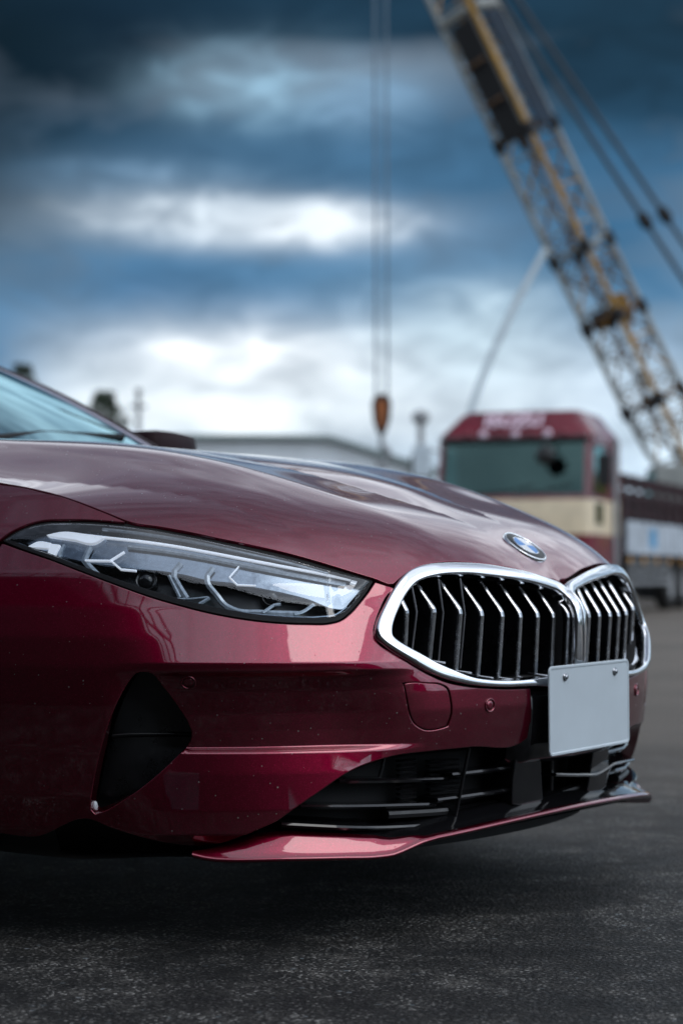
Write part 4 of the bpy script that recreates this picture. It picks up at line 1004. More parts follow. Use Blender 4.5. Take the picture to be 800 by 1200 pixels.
for sg in (1, -1):
    rows = kidney_rows(sg)
    kf = MB().loft(rows).build('kidney_grille', 'chrome', car)
    # black throat and back wall
    inner = [np.array(r[-1]) for r in rows]
    th = [[p, p + np.array([0, .09, 0])] for p in inner]
    t_ = MB().loft(th); t_.add([r[1] for r in th[:-1]], [tuple(range(len(th) - 1))]); t_.build('throat', 'matt_black', kf)
    # upright slats, bent forward at the knee
    spec = [(649.6, 719.5, 627.5, 686, 646.5, 786), (631, 719, 606, 682, 628, 788), (611, 719, 584, 680, 607, 791), (590, 718, 562, 677.5, 585, 792), (566, 717, 538, 676.5, 561, 790), (541, 715, 514.5, 677.5, 535.5, 784), (510.4, 714, 491, 686, 504.7, 772), (478, 716, 468, 695, 476, 760)]
    if sg < 0:
        spec = [(690.7, 719.6, 677.6, 691, 687, 778), (703, 718.7, 682, 684, 700, 778), (715.6, 718.7, 692.5, 682, 711.7, 778), (725.7, 718.7, 703, 682, 722, 776), (734.5, 717, 713.5, 682, 731, 774), (742.4, 711.7, 724, 683, 739, 762)]
    for i, (kx, ky, tx, ty, bx, by) in enumerate(spec):
        if sg > 0:
            u = -(.053 + .056 * i) if i < 7 else -.442
        else:                                           # the far grille: each blade stands the same depth behind the frame as the near ones
            dp, ub = np.mean(depths), .0
            us = np.linspace(.02, .48, 400); best = [on_u(kx, ky, lambda Y: 0 * Y + q_)[1] - (.278 * q_ ** 2 + .47 * q_ ** 4) - dp for q_ in us[::8]]
            u = float(np.interp(0, best, us[::8]))
        K = on_u(kx, ky, lambda Y: 0 * Y + u); T_ = on_u(tx, ty, lambda Y: 0 * Y + u); B_ = on_u(bx, by, lambda Y: 0 * Y + u)
        if sg > 0 and i < 7: depths.append(K[1] - (.278 * u * u + .47 * u ** 4))
        if sg < 0:                                      # stored as near-side numbers; the builder mirrors them
            for p_ in (K, T_, B_): p_[0] = -p_[0]
            u = -u
        K, T_, B_ = (Vector(p) for p in (K, T_, B_)); u1, d1_ = (T_ - K), (B_ - K)
        path = [T_ + u1 * .05, K + u1 * .16, K + u1 * .05 + d1_ * .01, K + d1_ * .06, B_ + d1_ * .04]
        for part, hw, y0_, dep, mt in (('slat', .0050, 0.0, .006, 'satin_chrome'), ('slat_web', .0014, .0058, .05, 'duct_black')):
            rws = []
            for p in path:
                p = Vector((p.x * sg, p.y + y0_, p.z))
                rws.append([p + Vector((-hw, .002, 0)), p + Vector((-hw * .5, 0, 0)), p + Vector((hw * .5, 0, 0)), p + Vector((hw, .002, 0)), p + Vector((hw, dep, 0)), p + Vector((-hw, dep, 0))])
            m_ = MB().loft(rws, True, False); m_.add(rws[0], [tuple(range(6))]); m_.add(rws[-1], [tuple(range(5, -1, -1))])
            sl = m_.build(part, mt, kf if part == 'slat' else sl)
        if i < 7 and sg > 0:
            # thin bar of the active shutter behind each gap
            q_ = Vector((sg * (u - .028), K.y + .045, 0))
            if i > 3: MB().tube([(q_.x, q_.y - .012, T_.z - .002), (q_.x, q_.y - .022, K.z - .004), (q_.x, q_.y - .012, B_.z + .012)], .0022, 6).build('shutter_bar', 'shutter_grey', kf)
            # foot of the slat on the sill of the frame
            MB().tube([(sg * u, B_.y + .018, B_.z + .0), (sg * u, B_.y - .004, B_.z - .004), (sg * (u + .012), B_.y - .022, B_.z - .007)], .0022, 6).build('slat_foot', 'satin_chrome', kf)
    # textured black sill inside the bottom of the frame
    sill = [r for k_, r in enumerate(rows) if r[4][2] < .53 ]
# ---------------------------------------------------------------- number plate
PL = bpy.data.objects.new('number_plate', None)
def plate():
    zc, yc, W2, H2, roll = .388, -.0215, .165, .0825, math.radians(.7)
    bm = bmesh.new(); R = .011; ol = []
    for cx_, cz_, a0 in ((W2 - R, H2 - R, 0), (-W2 + R, H2 - R, 90), (-W2 + R, -H2 + R, 180), (W2 - R, -H2 + R, 270)):
        for k in range(7):
            a = math.radians(a0 + 15 * k); ol.append((cx_ + R * math.cos(a), cz_ + R * math.sin(a), math.cos(a), math.sin(a)))
    rings = [(0, .0015), (0, -.0004), (.0012, -.0016), (.0045, -.0016), (.0065, -.0002), (.009, -.0002)]
    v = []; f = []; n = len(ol)
    for ins, dy in rings: v += [(x - c * ins, dy, z - s_ * ins) for x, z, c, s_ in ol]
    for i in range(len(rings) - 1):
        f += [(i * n + k, i * n + (k + 1) % n, (i + 1) * n + (k + 1) % n, (i + 1) * n + k) for k in range(n)]
    f.append(tuple(range((len(rings) - 1) * n, len(rings) * n))); f.append(tuple(range(n - 1, -1, -1)))
    m = MB().add(v, f); o = m.build('number_plate', 'plate_white', car)
    o.location = (0, yc, zc); o.rotation_euler = (0, -roll, 0)
    for x in (-.103, .103):
        b = MB().lathe([(.0001, -.0065), (.003, -.0065), (.0048, -.0052), (.0052, -.003), (.0052, -.0022), (.0078, -.0020), (.0078, .0)], 20, 'y', (x, 0, .0605))
        b.box(x - .0004, -.0072, .0605 - .003, x + .0004, -.0064, .0605 + .003).build('bolt', 'bolt_steel', o)
bpy.data.objects.remove(PL)
plate()


# ================================================================== BACKGROUND
def mirror_x(o): o.data.transform(Matrix.Diagonal((-1, 1, 1, 1))); o.data.flip_normals()
RZ0 = YAW - math.pi / 2
# ---------------------------------------------------------------- lorry
g0 = at(599, 722, 32); g0.z = 0
lorry = empty('lorry', 'dark red flatbed lorry with cream band and white lettering above its windscreen', 'lorry', g0, RZ0 - math.radians(20))
T = lorry
hw = 1.26
cab = MB()
# cab shell: front profile swept across, corners rounded in plan
def cab_ring(z, w, y0, y1, r=.16):
    pts = []
    for cx_, cy_, a0 in ((w - r, y0 + r, -90), (w - r, y1 - r * .3, 0), (-w + r, y1 - r * .3, 90), (-w + r, y0 + r, 180)):
        rr = r if cy_ < (y0 + y1) / 2 else r * .3
        for k in range(6):
            a = math.radians(a0 + 18 * k); pts.append(((cx_ + rr * math.cos(a)) if rr == r else cx_ + (r - rr) * (1 if cx_ > 0 else -1) + rr * math.cos(a), cy_ + rr * math.sin(a), z))
    return pts
lower = [cab_ring(z, hw, y0, 2.1) for z, y0 in ((.38, .06), (.42, .02), (.95, .0), (1.28, .0))]
MB().loft(lower, True).build('cab_lower', 'truck_red', T)
MB().loft([cab_ring(z, hw + .004, y0 - .004, 2.1) for z, y0 in ((1.282, .0), (1.30, .0), (1.80, .03), (1.83, .035))], True).build('cream_band', 'truck_cream', T)
MB().loft([cab_ring(z, hw, y0, 2.1) for z, y0 in ((1.832, .035), (1.90, .045))], True).build('waist_panel', 'truck_red', T)
up = MB()
for sx in (-1, 1):   # pillars
    up.loft([[(sx * (hw - .01), .10, 1.89), (sx * (hw - .11), .05, 1.89), (sx * (hw - .11), .13, 1.89), (sx * (hw - .01), .20, 1.89)], [(sx * (hw - .03), .26, 2.82), (sx * (hw - .13), .21, 2.82), (sx * (hw - .13), .28, 2.82), (sx * (hw - .03), .36, 2.82)]], True, False)
    up.box(min(sx * (hw - .03), sx * hw), 1.22, 1.89, max(sx * (hw - .03), sx * hw), 2.1, 2.82)
    up.box(min(sx * (hw - .03), sx * hw), .3, 2.70, max(sx * (hw - .03), sx * hw), 1.3, 2.82)
up.box(-hw + .03, 2.06, 1.89, hw - .03, 2.1, 2.82)
up.build('cab_pillars', 'truck_red', T)
MB().loft([cab_ring(z, w, y0, 2.1, .18) for z, w, y0 in ((2.80, hw, .22), (2.86, hw, .22), (2.93, hw - .05, .25), (3.06, hw - .17, .34), (3.20, hw - .27, .46), (3.25, hw - .33, .56))], True).add([(p[0], p[1], 3.252) for p in cab_ring(3.25, hw - .33, .56, 2.1, .18)], [tuple(range(24))]).build('roof_fairing', 'truck_red', T)
MB().box(-hw + .04, .12, 2.74, hw - .04, .25, 2.82, .03).build('sun_visor', 'satin_black', T)
MB().loft([[(-hw + .1, .055, 1.90), (hw - .1, .055, 1.90)], [(-hw + .12, .215, 2.76), (hw - .12, .215, 2.76)]]).build('windscreen', 'truck_glass', T)
for sx in (-1, 1):
    MB().add([(sx * (hw - .012), .25, 1.93), (sx * (hw - .012), 1.2, 1.93), (sx * (hw - .02), 1.2, 2.68), (sx * (hw - .02), .38, 2.68)], [(0, 1, 2, 3)]).build('side_window', 'truck_glass', T)
    d_ = MB().box(min(sx * hw, sx * (hw + .012)), .28, .75, max(sx * hw, sx * (hw + .012)), 1.2, 1.27, .004).build('door', 'truck_red', T)
    MB().box(min(sx * hw, sx * (hw + .03)), 1.02, 1.14, max(sx * hw, sx * (hw + .03)), 1.16, 1.18, .008).build('handle', 'satin_black', d_)
    MB().box(min(sx * (hw + .001), sx * (hw + .05)), 1.55, .7, max(sx * (hw + .001), sx * (hw + .05)), 1.78, 2.86, .01).build('corner_panel', 'grey_steel', T)
    MB().box(min(sx * (hw + .006), sx * (hw + .02)), .32, 1.45, max(sx * (hw + .006), sx * (hw + .02)), .78, 1.78, .005).build('door_window', 'truck_glass', T)
    h_ = MB().box(min(sx * .72, sx * 1.06), -.03, .62, max(sx * .72, sx * 1.06), .06, .82, .03).build('headlight', 'dim_guide', T)
    MB().tube([(sx * (hw - .02), .2, 2.62), (sx * (hw + .20), .02, 2.66), (sx * (hw + .22), .0, 1.95), (sx * (hw - .02), .12, 1.92)], .018, 6).build('mirror_arm', 'satin_black', T)
    m_ = MB().box(sx * (hw + .21) - (.15 if sx < 0 else .11), -.02, 2.2 if sx < 0 else 2.02, sx * (hw + .21) + (.15 if sx < 0 else .11), .07, 2.72 if sx < 0 else 2.52, .03).build('mirror', 'plate_white' if sx < 0 else 'satin_black', T)
MB().tube([(.60, .16, 2.80), (.60, -.24, 2.72), (.60, -.26, 2.60)], .02, 6).build('under_mirror_arm', 'satin_black', T)
MB().lathe([(.001, -.05), (.10, -.045), (.15, -.01), (.155, .03), (.14, .04), (.001, .04)], 20, 'y', (.60, -.24, 2.50)).build('under_mirror', 'satin_black', T)
MB().box(-.35, -.012, .98, .35, .01, 1.16, .01).build('grille', 'satin_black', T)
MB().box(-hw, -.06, .36, hw, .10, .58, .04).build('bumper', 'truck_maroon', T)
MB().tube([(-.72, .03, 1.905), (-.1, .045, 1.95), (.35, .07, 2.05)], .014, 6).build('wiper', 'satin_black', T)
MB().tube([(.1, .03, 1.905), (.5, .045, 1.95), (.95, .07, 2.05)], .014, 6).build('wiper', 'satin_black', T)
for i in range(7):
    x = -.78 + i * .26; MB().lathe([(.001, -.05), (.05, -.045), (.07, -.01), (.07, .03)], 12, 'y', (x, .235, 2.87)).build('roof_lamp', 'letter_white' if i % 2 else 'truck_red', T)
# white letters on the fairing
cu = bpy.data.curves.new('lettering', 'FONT'); cu.body = 'ISUZU'; cu.size = .33; cu.extrude = .012; cu.align_x = 'CENTER'; cu.offset = .012; cu.space_character = 1.08
to = bpy.data.objects.new('t', cu); COL.objects.link(to); bpy.context.view_layer.update()
tm = bpy.data.meshes.new_from_object(to); bpy.data.objects.remove(to)
lt = link_mesh('lettering', tm, 'letter_white', T); tm.transform(Matrix.Diagonal((.98, 1, 1, 1)))
lt.location = (-.05, .26, 3.0); lt.rotation_euler = (math.radians(90 - 36), 0, 0)
# cab interior
MB().box(-hw + .06, .5, 1.2, hw - .06, 2.0, 1.92).build('cab_interior', 'cabin_dark', T)
for x in (-.6, .6):
    MB().box(x - .25, 1.35, 1.9, x + .25, 1.5, 2.5, .05).build('seat', 'cabin_dark', T)
# chassis, bed, sides
MB().box(-.42, 1.2, .62, .42, 10.6, .92).build('chassis', 'crane_dark', T)
MB().box(-1.2, 2.35, .96, 1.2, 10.8, 1.08, .01).build('bed_floor', 'truck_maroon', T)
MB().box(-1.2, 2.30, 1.08, 1.2, 2.40, 2.42, .02).build('headboard', 'truck_maroon', T)
for sx in (-1, 1):
    for i in range(11):
        y = 2.5 + i * .81
        MB().box(min(sx * 1.2, sx * 1.27), y, .98, max(sx * 1.2, sx * 1.27), y + .09, 2.34, .01).build('stake', 'truck_maroon', T)
    for z0, z1 in ((1.62, 1.80), (1.86, 2.06), (2.12, 2.34)):
        MB().box(min(sx * 1.16, sx * 1.20), 2.42, z0, max(sx * 1.16, sx * 1.20), 10.8, z1, .006).build('side_rail', 'truck_maroon', T)
    for i, mt in enumerate(('tarp_pale', 'tarp_blue', 'tarp_pale', 'tarp_pale', 'tarp_pale')):
        y = 2.46 + i * 1.66 + (.0 if i != 1 else .0)
        MB().box(min(sx * 1.275, sx * 1.30), y, 1.0, max(sx * 1.275, sx * 1.30), y + (1.58 if mt != 'tarp_blue' else 1.58), 1.56, .006).build('side_board', 'tarp_pale', T)
    MB().box(min(sx * 1.302, sx * 1.31), 4.3, 1.12, max(sx * 1.302, sx * 1.31), 4.9, 1.45, .003).build('sign_panel', 'tarp_blue', T)
    for i in range(6):
        MB().lathe([(.001, .012), (.045, .01), (.055, 0), (.055, -.02)], 10, 'x', (1.262, 2.9 + i * 1.15, .90)).build('side_marker', 'marker_amber', T) if sx > 0 else None
    for i, z in enumerate((.48, .64, .80)):
        MB().box(min(sx * 1.16, sx * 1.2), 3.0, z, max(sx * 1.16, sx * 1.2), 6.6, z + .08, .005).build('guard_rail', 'grey_steel', T)
MB().box(-1.12, 2.5, 1.09, 1.12, 10.6, 1.95, .05).build('load', 'truck_maroon', T)
MB().box(.55, 3.1, .42, 1.05, 4.3, .90, .04).build('fuel_tank', 'crane_dark', T)
for y in (.95, 7.2, 8.5):
    for sx in (-1, 1):
        wl = bpy.data.objects.new('wheel', None); COL.objects.link(wl); wl.parent = T; wl.location = (sx * 1.0, y, .5); wl.rotation_euler = (0, 0, 0 if sx > 0 else math.pi)
        MB().lathe([(.27, -.13), (.42, -.14), (.49, -.10), (.5, 0), (.49, .10), (.42, .14), (.27, .13)], 28, 'x').build('tyre', 'rubber', wl)
        MB().lathe([(.001, .02), (.12, .06), (.20, .03), (.25, .10), (.28, .125), (.27, .05), (.27, -.1)], 24, 'x').build('rim', 'pole_grey', wl)

# ---------------------------------------------------------------- crane
CD = 48.0
foot, tip = at(838, 622, CD), at(440, -222, CD)
gp = at(900, 700, CD + 1.5); gp.z = 0
crane = empty('crawler_crane', 'tall crawler crane with white and yellow lattice boom leaning over the lorry', 'crane', gp, RZ0)
bpy.context.view_layer.update()
INV = crane.matrix_world.inverted()
def W(p): return INV @ Vector(p)
boom = bpy.data.objects.new('boom', None); COL.objects.link(boom); boom.parent = crane
ax = (tip - foot); BL = ax.length; ax.normalize()
vd = Vector((DV[0], DV[1], 0)); e1 = ax.cross(vd).normalized(); e2 = e1.cross(ax).normalized()
if e1.dot(Vector((RV[0], RV[1], 0))) < 0: e1 = -e1
if e2.dot(vd) < 0: e2 = -e2
def half(t):
    return .71 * min(1.0, .25 + t * BL / 2.6 * .75, .25 + (1 - t) * BL / 2.6 * .75)
def bp(t, k):
    """corner k of the boom at fraction t: 0 left, 1 near, 2 right, 3 far"""
    c = foot + ax * (BL * t); h_ = half(t); return c + (-e1, -e2, e1, e2)[k] * h_
for k, mt in enumerate(('crane_white', 'crane_yellow', 'crane_white', 'crane_rust')):
    MB().tube([W(bp(t, k)) for t in np.linspace(0, 1, 17)], (.075, .068, .075, .05)[k], 8).build('chord', mt, boom)
NB = 19
cyl = MB().tube([(0, 0, 0), (0, 0, 1)], 1, 6).build('brace', 'crane_white', boom); cyl_w = cyl.data; bpy.data.objects.remove(cyl)
cyl_y = cyl_w.copy(); cyl_y.materials.clear(); cyl_y.materials.append(MAT['crane_yellow'])
cyl_r = cyl_w.copy(); cyl_r.materials.clear(); cyl_r.materials.append(MAT['crane_rust'])
def brace(a, b, r, me, nm='brace'):
    a, b = W(a), W(b); o = bpy.data.objects.new(nm, me); COL.objects.link(o); o.parent = boom
    d_ = b - a; o.location = a; o.rotation_euler = d_.to_track_quat('Z', 'Y').to_euler(); o.scale = (r, r, d_.length); return o
ts = [i / NB for i in range(NB + 1)]
for i in range(NB):
    t0_, t1_ = ts[i], ts[i + 1]
    for k in range(4):
        k2 = (k + 1) % 4
        me = (cyl_w, cyl_y, cyl_r, cyl_r)[(i + k) % 4]
        if i % 2: brace(bp(t0_, k), bp(t1_, k2), .033, me)
        else: brace(bp(t0_, k2), bp(t1_, k), .033, me)
        if t0_ < .40: brace(bp((t0_ + t1_) / 2, k2), bp(t1_, k), .018, cyl_r)
        if k in (0, 1): brace(bp(t1_, k), bp(t1_, k2), .034, cyl_w if k == 0 else me)
def tt(y): return (622 - y) / (622 + 222)
# joints between boom sections
for y in (292, 372, 470, 155):
    t = tt(y)
    for k in range(4):
        c = bp(t, k); s_ = MB().tube([W(c - ax * .16), W(c + ax * .16)], .135, 8); s_.build('section_joint', 'crane_dark', boom)
    for k in (0, 1): brace(bp(t, k), bp(t + .004, k + 1), .06, (cyl_r if y != 292 else cyl_w), 'joint_bar')
# yellow sheave block inside the boom
c = foot + ax * (BL * tt(368)); ex = [W(c + e1 * a + ax * b_) for a, b_ in ((.05, -.45), (.42, -.25), (.45, .35), (.1, .42))]
m_ = MB(); q0 = [p + (INV.to_3x3() @ (-e2)) * .25 for p in ex]; q1 = [p + (INV.to_3x3() @ e2) * .1 for p in ex]
m_.add(q0 + q1, [(0, 1, 2, 3), (7, 6, 5, 4), (0, 4, 5, 1), (1, 5, 6, 2), (2, 6, 7, 3), (3, 7, 4, 0)]); m_.build('sheave_block', 'crane_yellow', boom)
m_ = MB().tube([W(c - e1 * .5 - e2 * .05), W(c + e1 * .0 - e2 * .05)], .22, 12); m_.build('drum', 'crane_dark', boom)
# boarded walkway panels lashed inside the upper boom
def board(t0_, t1_, k, k2, f0, f1, mt, nm, inset=-.14, th=.05):
    v = []
    for t in (t0_, t1_):
        for f_ in (f0, f1):
            p = bp(t, k).lerp(bp(t, k2), f_); cc = foot + ax * (BL * t); v.append(p.lerp(cc, inset))
    n_ = (v[1] - v[0]).cross(v[2] - v[0]).normalized() * th
    vv = [W(p) for p in v] + [W(p + n_) for p in v]
    return MB().add(vv, [(0, 1, 3, 2), (4, 6, 7, 5), (0, 4, 5, 1), (1, 5, 7, 3), (3, 7, 6, 2), (2, 6, 4, 0)]).build(nm, mt, boom)
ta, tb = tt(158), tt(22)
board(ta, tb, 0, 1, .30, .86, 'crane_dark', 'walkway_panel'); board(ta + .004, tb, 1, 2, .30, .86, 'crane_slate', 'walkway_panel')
for k, k2, fr in ((0, 1, .22), (0, 1, .90), (1, 2, .12), (1, 2, .92)):
    a_, b_ = [bp(t, k).lerp(bp(t, k2), fr) for t in (ta, tb)]; brace(a_, b_, .05, cyl_w, 'walkway_rail')
    for j in range(7):
        t = ta + (tb - ta) * (j + .5) / 7; p = bp(t, k).lerp(bp(t, k2), fr); brace(p - e1 * .10, p + e1 * .10, .035, cyl_r, 'rail_clip')
for j in (.33, .66): 
    t = ta + (tb - ta) * j; brace(bp(t, 0).lerp(bp(t, 1), .3) - (e1 + e2) * .17, bp(t, 0).lerp(bp(t, 1), .86) - (e1 + e2) * .17, .05, cyl_r, 'cross_bar')
for k in (0, 1):
    t = tb + .012; brace(bp(t, k).lerp(bp(t, k + 1), .12), bp(t, k).lerp(bp(t, k + 1), .9), .15, cyl_w, 'roller')
MB().lathe([(.02, -.12), (.35, -.12), (.35, .12), (.02, .12)], 20, 'y', W(tip)).build('tip_sheave', 'crane_dark', boom)
# pendant ropes to the mast, hoist ropes to the hook block
mast = at(960, 560, CD + 1)
for (x1, y1), (x2, y2), cx_ in (((607, 25), (757, 257), 0), ((612, 0), (780, 250), 1)):
    k = (x2 - x1) / (y2 - y1); a_ = at(x1 + k * (-205 - y1), -205, CD + cx_ * .8); m1 = at(x2, y2, CD + cx_ * .8); b_ = at(x2 + k * (560 - y2), 560, CD + cx_ * .8)
    pr = MB().tube([W(a_), W(m1), W(b_)], .058, 6).build('pendant_rope', 'pendant_dark', crane)
    d_ = (b_ - a_).normalized(); MB().tube([W(m1 - d_ * .22), W(m1 - d_ * .1), W(m1 + d_ * .1), W(m1 + d_ * .22)], [.08, .15, .15, .08], 8).build('rope_link', 'crane_dark', pr)
for x0, x1 in ((438.5, 441), (452, 453.5)):
    MB().tube([W(at(x0, -200, CD)), W(at(x1, 468, CD))], .030, 5).build('hoist_rope', 'rope_steel', crane)
MB().tube([W(at(640, 290, CD - .5)), W(at(606, 352, CD - .6)), W(at(576, 416, CD - .8)), W(at(562, 450, CD - .9)), W(at(552, 480, CD - 1)), W(at(546, 560, CD - 1.2))], .085, 6).build('trailing_hose', 'rope_pale', crane)
# lower works (right of the picture, behind the lorry)
MB().box(-2.6, -2.2, 1.25, 3.6, 1.4, 3.2, .08).build('machinery_house', 'crane_yellow', crane)
cbn = MB().box(-3.1, -2.5, 1.3, -1.7, -1.0, 3.2, .06).build('operator_cab', 'crane_white', crane); MB().box(-3.12, -2.3, 2.0, -3.09, -1.2, 3.05, .004).build('cab_window', 'truck_glass', cbn)
MB().lathe([(1.2, .95), (1.2, 1.25), (.2, 1.25)], 24).build('slew_ring', 'crane_dark', crane)
MB().box(3.0, -1.8, 1.4, 4.2, 1.2, 3.0, .1).build('counterweight', 'crane_dark', crane)
for y in (-2.2, 1.6):
    prof_ = [(-3.2, .5), (-2.9, .05), (2.9, .05), (3.2, .5), (2.9, .98), (-2.9, .98)]
    MB().prism(prof_, y - .4, y + .4).build('track', 'crane_dark', crane)
for x in (-1, 1): MB().tube([(1.0, x, 3.1), (1.6, x * .6, 4.6), W(mast)], .1, 6).build('gantry', 'crane_yellow', crane)

# hook block hanging on the hoist ropes
hb = at(447, 462, CD); hk = empty('hook_block', 'orange and black hook block hanging from the crane ropes', 'hook', hb, RZ0)
prof_ = [(-.13, .0), (.13, .0), (.20, -.22), (.17, -.62), (.08, -.92), (-.08, -.92), (-.17, -.62), (-.20, -.22)]
MB().prism(prof_, -.12, .12).build('block_plate', 'hook_orange', hk)
MB().prism([(x * 1.15, z * .99) for x, z in prof_], -.16, -.125).build('cheek', 'crane_dark', hk) 
MB().prism([(x * 1.15, z * .99) for x, z in prof_], .125, .16).build('cheek', 'crane_dark', hk)
MB().lathe([(.001, -.18), (.09, -.18), (.09, .18), (.001, .18)], 16, 'y', (0, 0, -.3)).build('sheave_pin', 'hook_orange', hk)
MB().prism([(-.09, -.12), (.09, -.12), (.12, -.3), (.06, -.8), (-.06, -.8), (-.12, -.3)], -.19, -.165).build('cover_plate', 'hook_orange', hk)
pts = [(0, 0, -.9), (0, 0, -1.15), (.02, 0, -1.25)] + [(.17 * math.sin(a), 0, -1.42 + .17 * math.cos(a)) for a in np.linspace(.2, 4.3, 12)]
MB().tube(pts, [.06, .06, .07] + list(np.linspace(.09, .03, 12)), 8).build('hook', 'grey_steel', hk)
MB().box(-.11, -.11, -2.0, .11, .11, -1.5, .03).build('weight', 'grey_steel', hk)

# ---------------------------------------------------------------- shed, hills, tanks, pole
sd = at(300, 690, 75); sd.z = 0
shed = empty('storage_shed', 'long pale grey shed with sloping roof beyond the bonnet', 'building', sd, RZ0)
PX = 75 / FPX
def sp(x, y): return ((x - 300) * PX, CH - (y - HOR) * PX)
gab = [(sp(120, 0)[0], 0), (sp(120, 512)[0], sp(0, 514)[1]), (sp(386, 0)[0], sp(0, 516)[1]), (sp(500, 0)[0], sp(0, 553)[1]), (sp(500, 0)[0], 0)]
MB().prism(gab, 0, 22).build('wall', 'shed_wall', shed)
a_, b_, c_ = gab[1], gab[2], gab[3]
MB().prism([(a_[0], a_[1] + .02), (b_[0], b_[1] + .02), (c_[0] + .4, c_[1] - .1), (c_[0] + .4, c_[1] + .10), (b_[0], b_[1] + .16), (a_[0], a_[1] + .16)], -.5, 22.5).build('roof', 'shed_roof', shed)
MB().box(sp(405, 0)[0], -.06, 0, sp(470, 0)[0], -.01, 3.2).build('shutter_door', 'pole_grey', shed)
for x in (250, 300, 345): MB().box(sp(x, 0)[0], -.06, 2.9, sp(x + 22, 0)[0], -.01, 3.7).build('window', 'truck_glass', shed)
# far hills all round
v = []; f = []; nH = 180
for i in range(nH):
    a = 2 * math.pi * i / nH; R_ = 720
    hgt = 26 + 9 * math.sin(a * 3 + 1) + 7 * math.sin(a * 7 + .4) + 4 * math.sin(a * 17 + 2) + rng.uniform(-2, 2)
    rel = (a - YAW + math.pi) % (2 * math.pi) - math.pi
    if -.5 < rel < .5: hgt *= (.62 + .95 * math.exp(-((rel - .045) / .04) ** 2))
    for (rr, zz) in ((R_ - 160, -1), (R_ - 70, hgt * .62), (R_, hgt), (R_ + 130, -1)): v.append((CX + rr * math.cos(a), CY + rr * math.sin(a), zz))
for i in range(nH):
    for k in range(3): f.append((i * 4 + k, ((i + 1) % nH) * 4 + k, ((i + 1) % nH) * 4 + k + 1, i * 4 + k + 1))
tag(mesh_obj('hills', v, f, 'hill_green', None, True), kind='structure')
# two slender trees far behind the windscreen pillar
def slender_tree(x, y, w_, D_, lab):
    p = at(x, y, D_); zt = p.z; p.z = 0; tr = empty('slender_tree', lab, 'tree', p, RZ0, 'slender trees behind the car')
    pts = [(0.12 * math.sin(i * 1.3), .1 * math.cos(i), zt * .92 * i / 8) for i in range(9)]
    MB().tube(pts, [.20 - .02 * i for i in range(9)], 8).build('trunk', 'bark', tr)
    for i in range(9):
        a = i * 2.4; z0 = zt * (.30 + .065 * i); l = w_ * .42 * (1 - i / 14)
        MB().tube([(0, 0, z0), (l * .6 * math.cos(a), l * .6 * math.sin(a), z0 + .5), (l * math.cos(a), l * math.sin(a), z0 + 1.2)], [.07, .05, .02], 5).build('limb', 'bark', tr)
    v = []; f = []
    for _ in range(2600):
        t = rng.uniform(.02, 1) ; rr = w_ / 2 * math.sin(math.pi * min(1, .12 + t * .80)) ** .6 * math.sqrt(rng.uniform(.12, 1)) * (1 + .22 * math.sin(t * 23 + x))
        a = rng.uniform(0, 2 * math.pi); c = np.array([rr * math.cos(a), rr * math.sin(a), zt * (.22 + .78 * t)])
        u_ = rng.normal(size=3); u_ /= np.linalg.norm(u_); w2 = np.cross(u_, rng.normal(size=3)); w2 /= np.linalg.norm(w2); s_ = rng.uniform(.10, .24); o = len(v)
        v += [c - u_ * s_, c + w2 * s_ * .5, c + u_ * s_, c - w2 * s_ * .5]; f.append((o, o + 1, o + 2, o + 3))
    mesh_obj('crown', v, f, 'leaf', tr)
slender_tree(121, 459, 3.0, 112, 'dark slender tree beside the windscreen pillar, left of the thin pole')
slender_tree(26, 427, 2.6, 112, 'dark slender tree rising above the top of the windscreen pillar')
p = at(162, 690, 60); p.z = 0; po = empty('utility_pole', 'thin pale pole standing left of the grey shed', 'pole', p, RZ0)
zt = at(162, 458, 60).z
MB().tube([(0, 0, 0), (0, 0, zt)], [.10, .07], 8).build('shaft', 'pole_grey', po); MB().box(-.25, -.05, zt - .5, .25, .05, zt - .4).build('crossarm', 'pole_grey', po); MB().lathe([(.001, zt + .12), (.10, zt + .06), (.12, zt - .02), (.001, zt - .02)], 12).build('lamp_head', 'pole_grey', po)
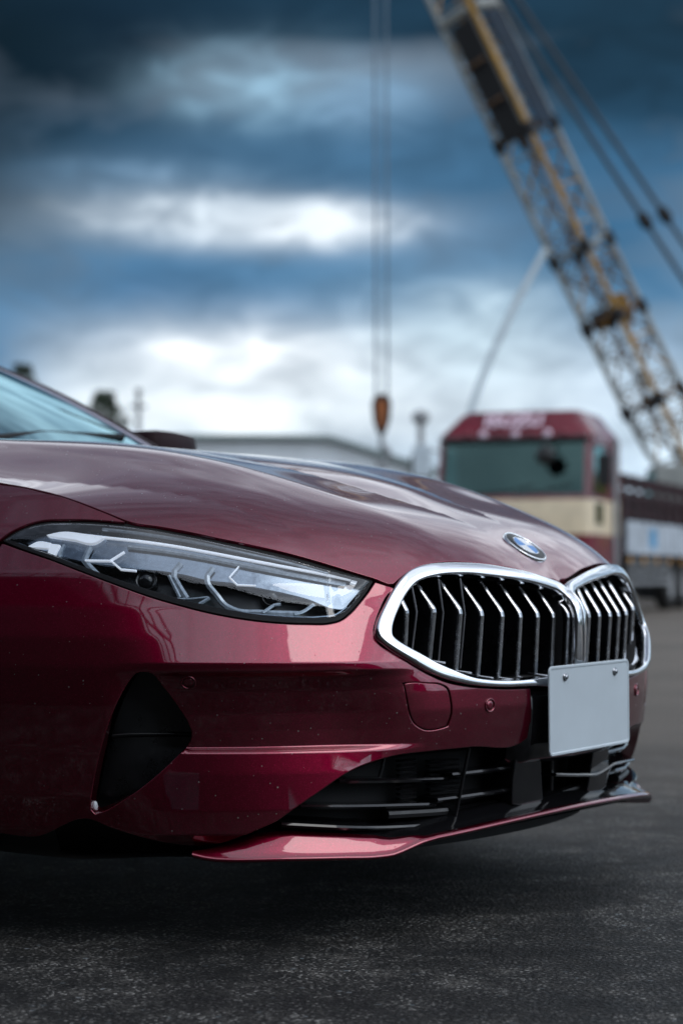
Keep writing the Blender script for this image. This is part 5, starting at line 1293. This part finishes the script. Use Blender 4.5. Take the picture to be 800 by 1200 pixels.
p = at(493, 690, 58); p.z = 0; po = empty('lamp_post', 'thin grey lamp post just left of the lorry cab', 'lamp post', p, RZ0)
zt = at(493, 484, 58).z
MB().tube([(0, 0, 0), (0, 0, zt)], [.12, .09], 8).build('shaft', 'pole_grey', po); MB().lathe([(.001, zt + .1), (.22, zt + .02), (.26, zt - .16), (.16, zt - .3), (.001, zt - .3)], 14).build('lamp_head', 'pole_grey', po)
MB().box(-.3, -.2, zt - 1.9, .05, .1, zt - 1.2, .03).build('control_box', 'crane_dark', po)
# the yard behind the photographer, which the paint mirrors
def yard_building(name, lab, x0, y0, x1, y1, hgt, rail):
    b = empty(name, lab, 'building', ((x0 + x1) / 2, (y0 + y1) / 2, 0)); ox, oy = (x0 + x1) / 2, (y0 + y1) / 2
    MB().box(x0 - ox, y0 - oy, 0, x1 - ox, y1 - oy, hgt).build('wall', 'yard_wall', b)
    MB().box(x0 - ox - .3, y0 - oy - .3, hgt, x1 - ox + .3, y1 - oy + .3, hgt + .22).build('roof', 'crane_dark', b)
    if rail:
        m = MB(); L_ = y1 - y0
        for i in range(int(L_ / .9) + 1): m.box(x1 - ox + .1, y0 - oy + i * .9, hgt + .22, x1 - ox + .16, y0 - oy + i * .9 + .06, hgt + 1.25)
        for z in (.5, .85, 1.2): m.box(x1 - ox + .1, y0 - oy, hgt + .22 + z - .2, x1 - ox + .14, y1 - oy, hgt + .26 + z - .2)
        m.build('railing', 'crane_dark', b)
    n_ = 6
    for i in range(n_):
        if x1 - x0 < y1 - y0: yy = y0 - oy + (y1 - y0) * (i + .3) / n_; MB().box(x1 - ox + .01, yy, 1.2, x1 - ox + .05, yy + 1.6, 2.5).build('window', 'truck_glass', b)
        else: xx = x0 - ox + (x1 - x0) * (i + .3) / n_; MB().box(xx, y1 - oy + .01, 1.2, xx + 1.6, y1 - oy + .05, 2.5).build('window', 'truck_glass', b)
yard_building('workshop', 'dark workshop with roof railing mirrored in the side of the car', -15, -34, -7.0, 22, 6.6, True)
yard_building('depot', 'low dark depot mirrored in the front of the car', -22, -52, 6, -44, 4.2, False)
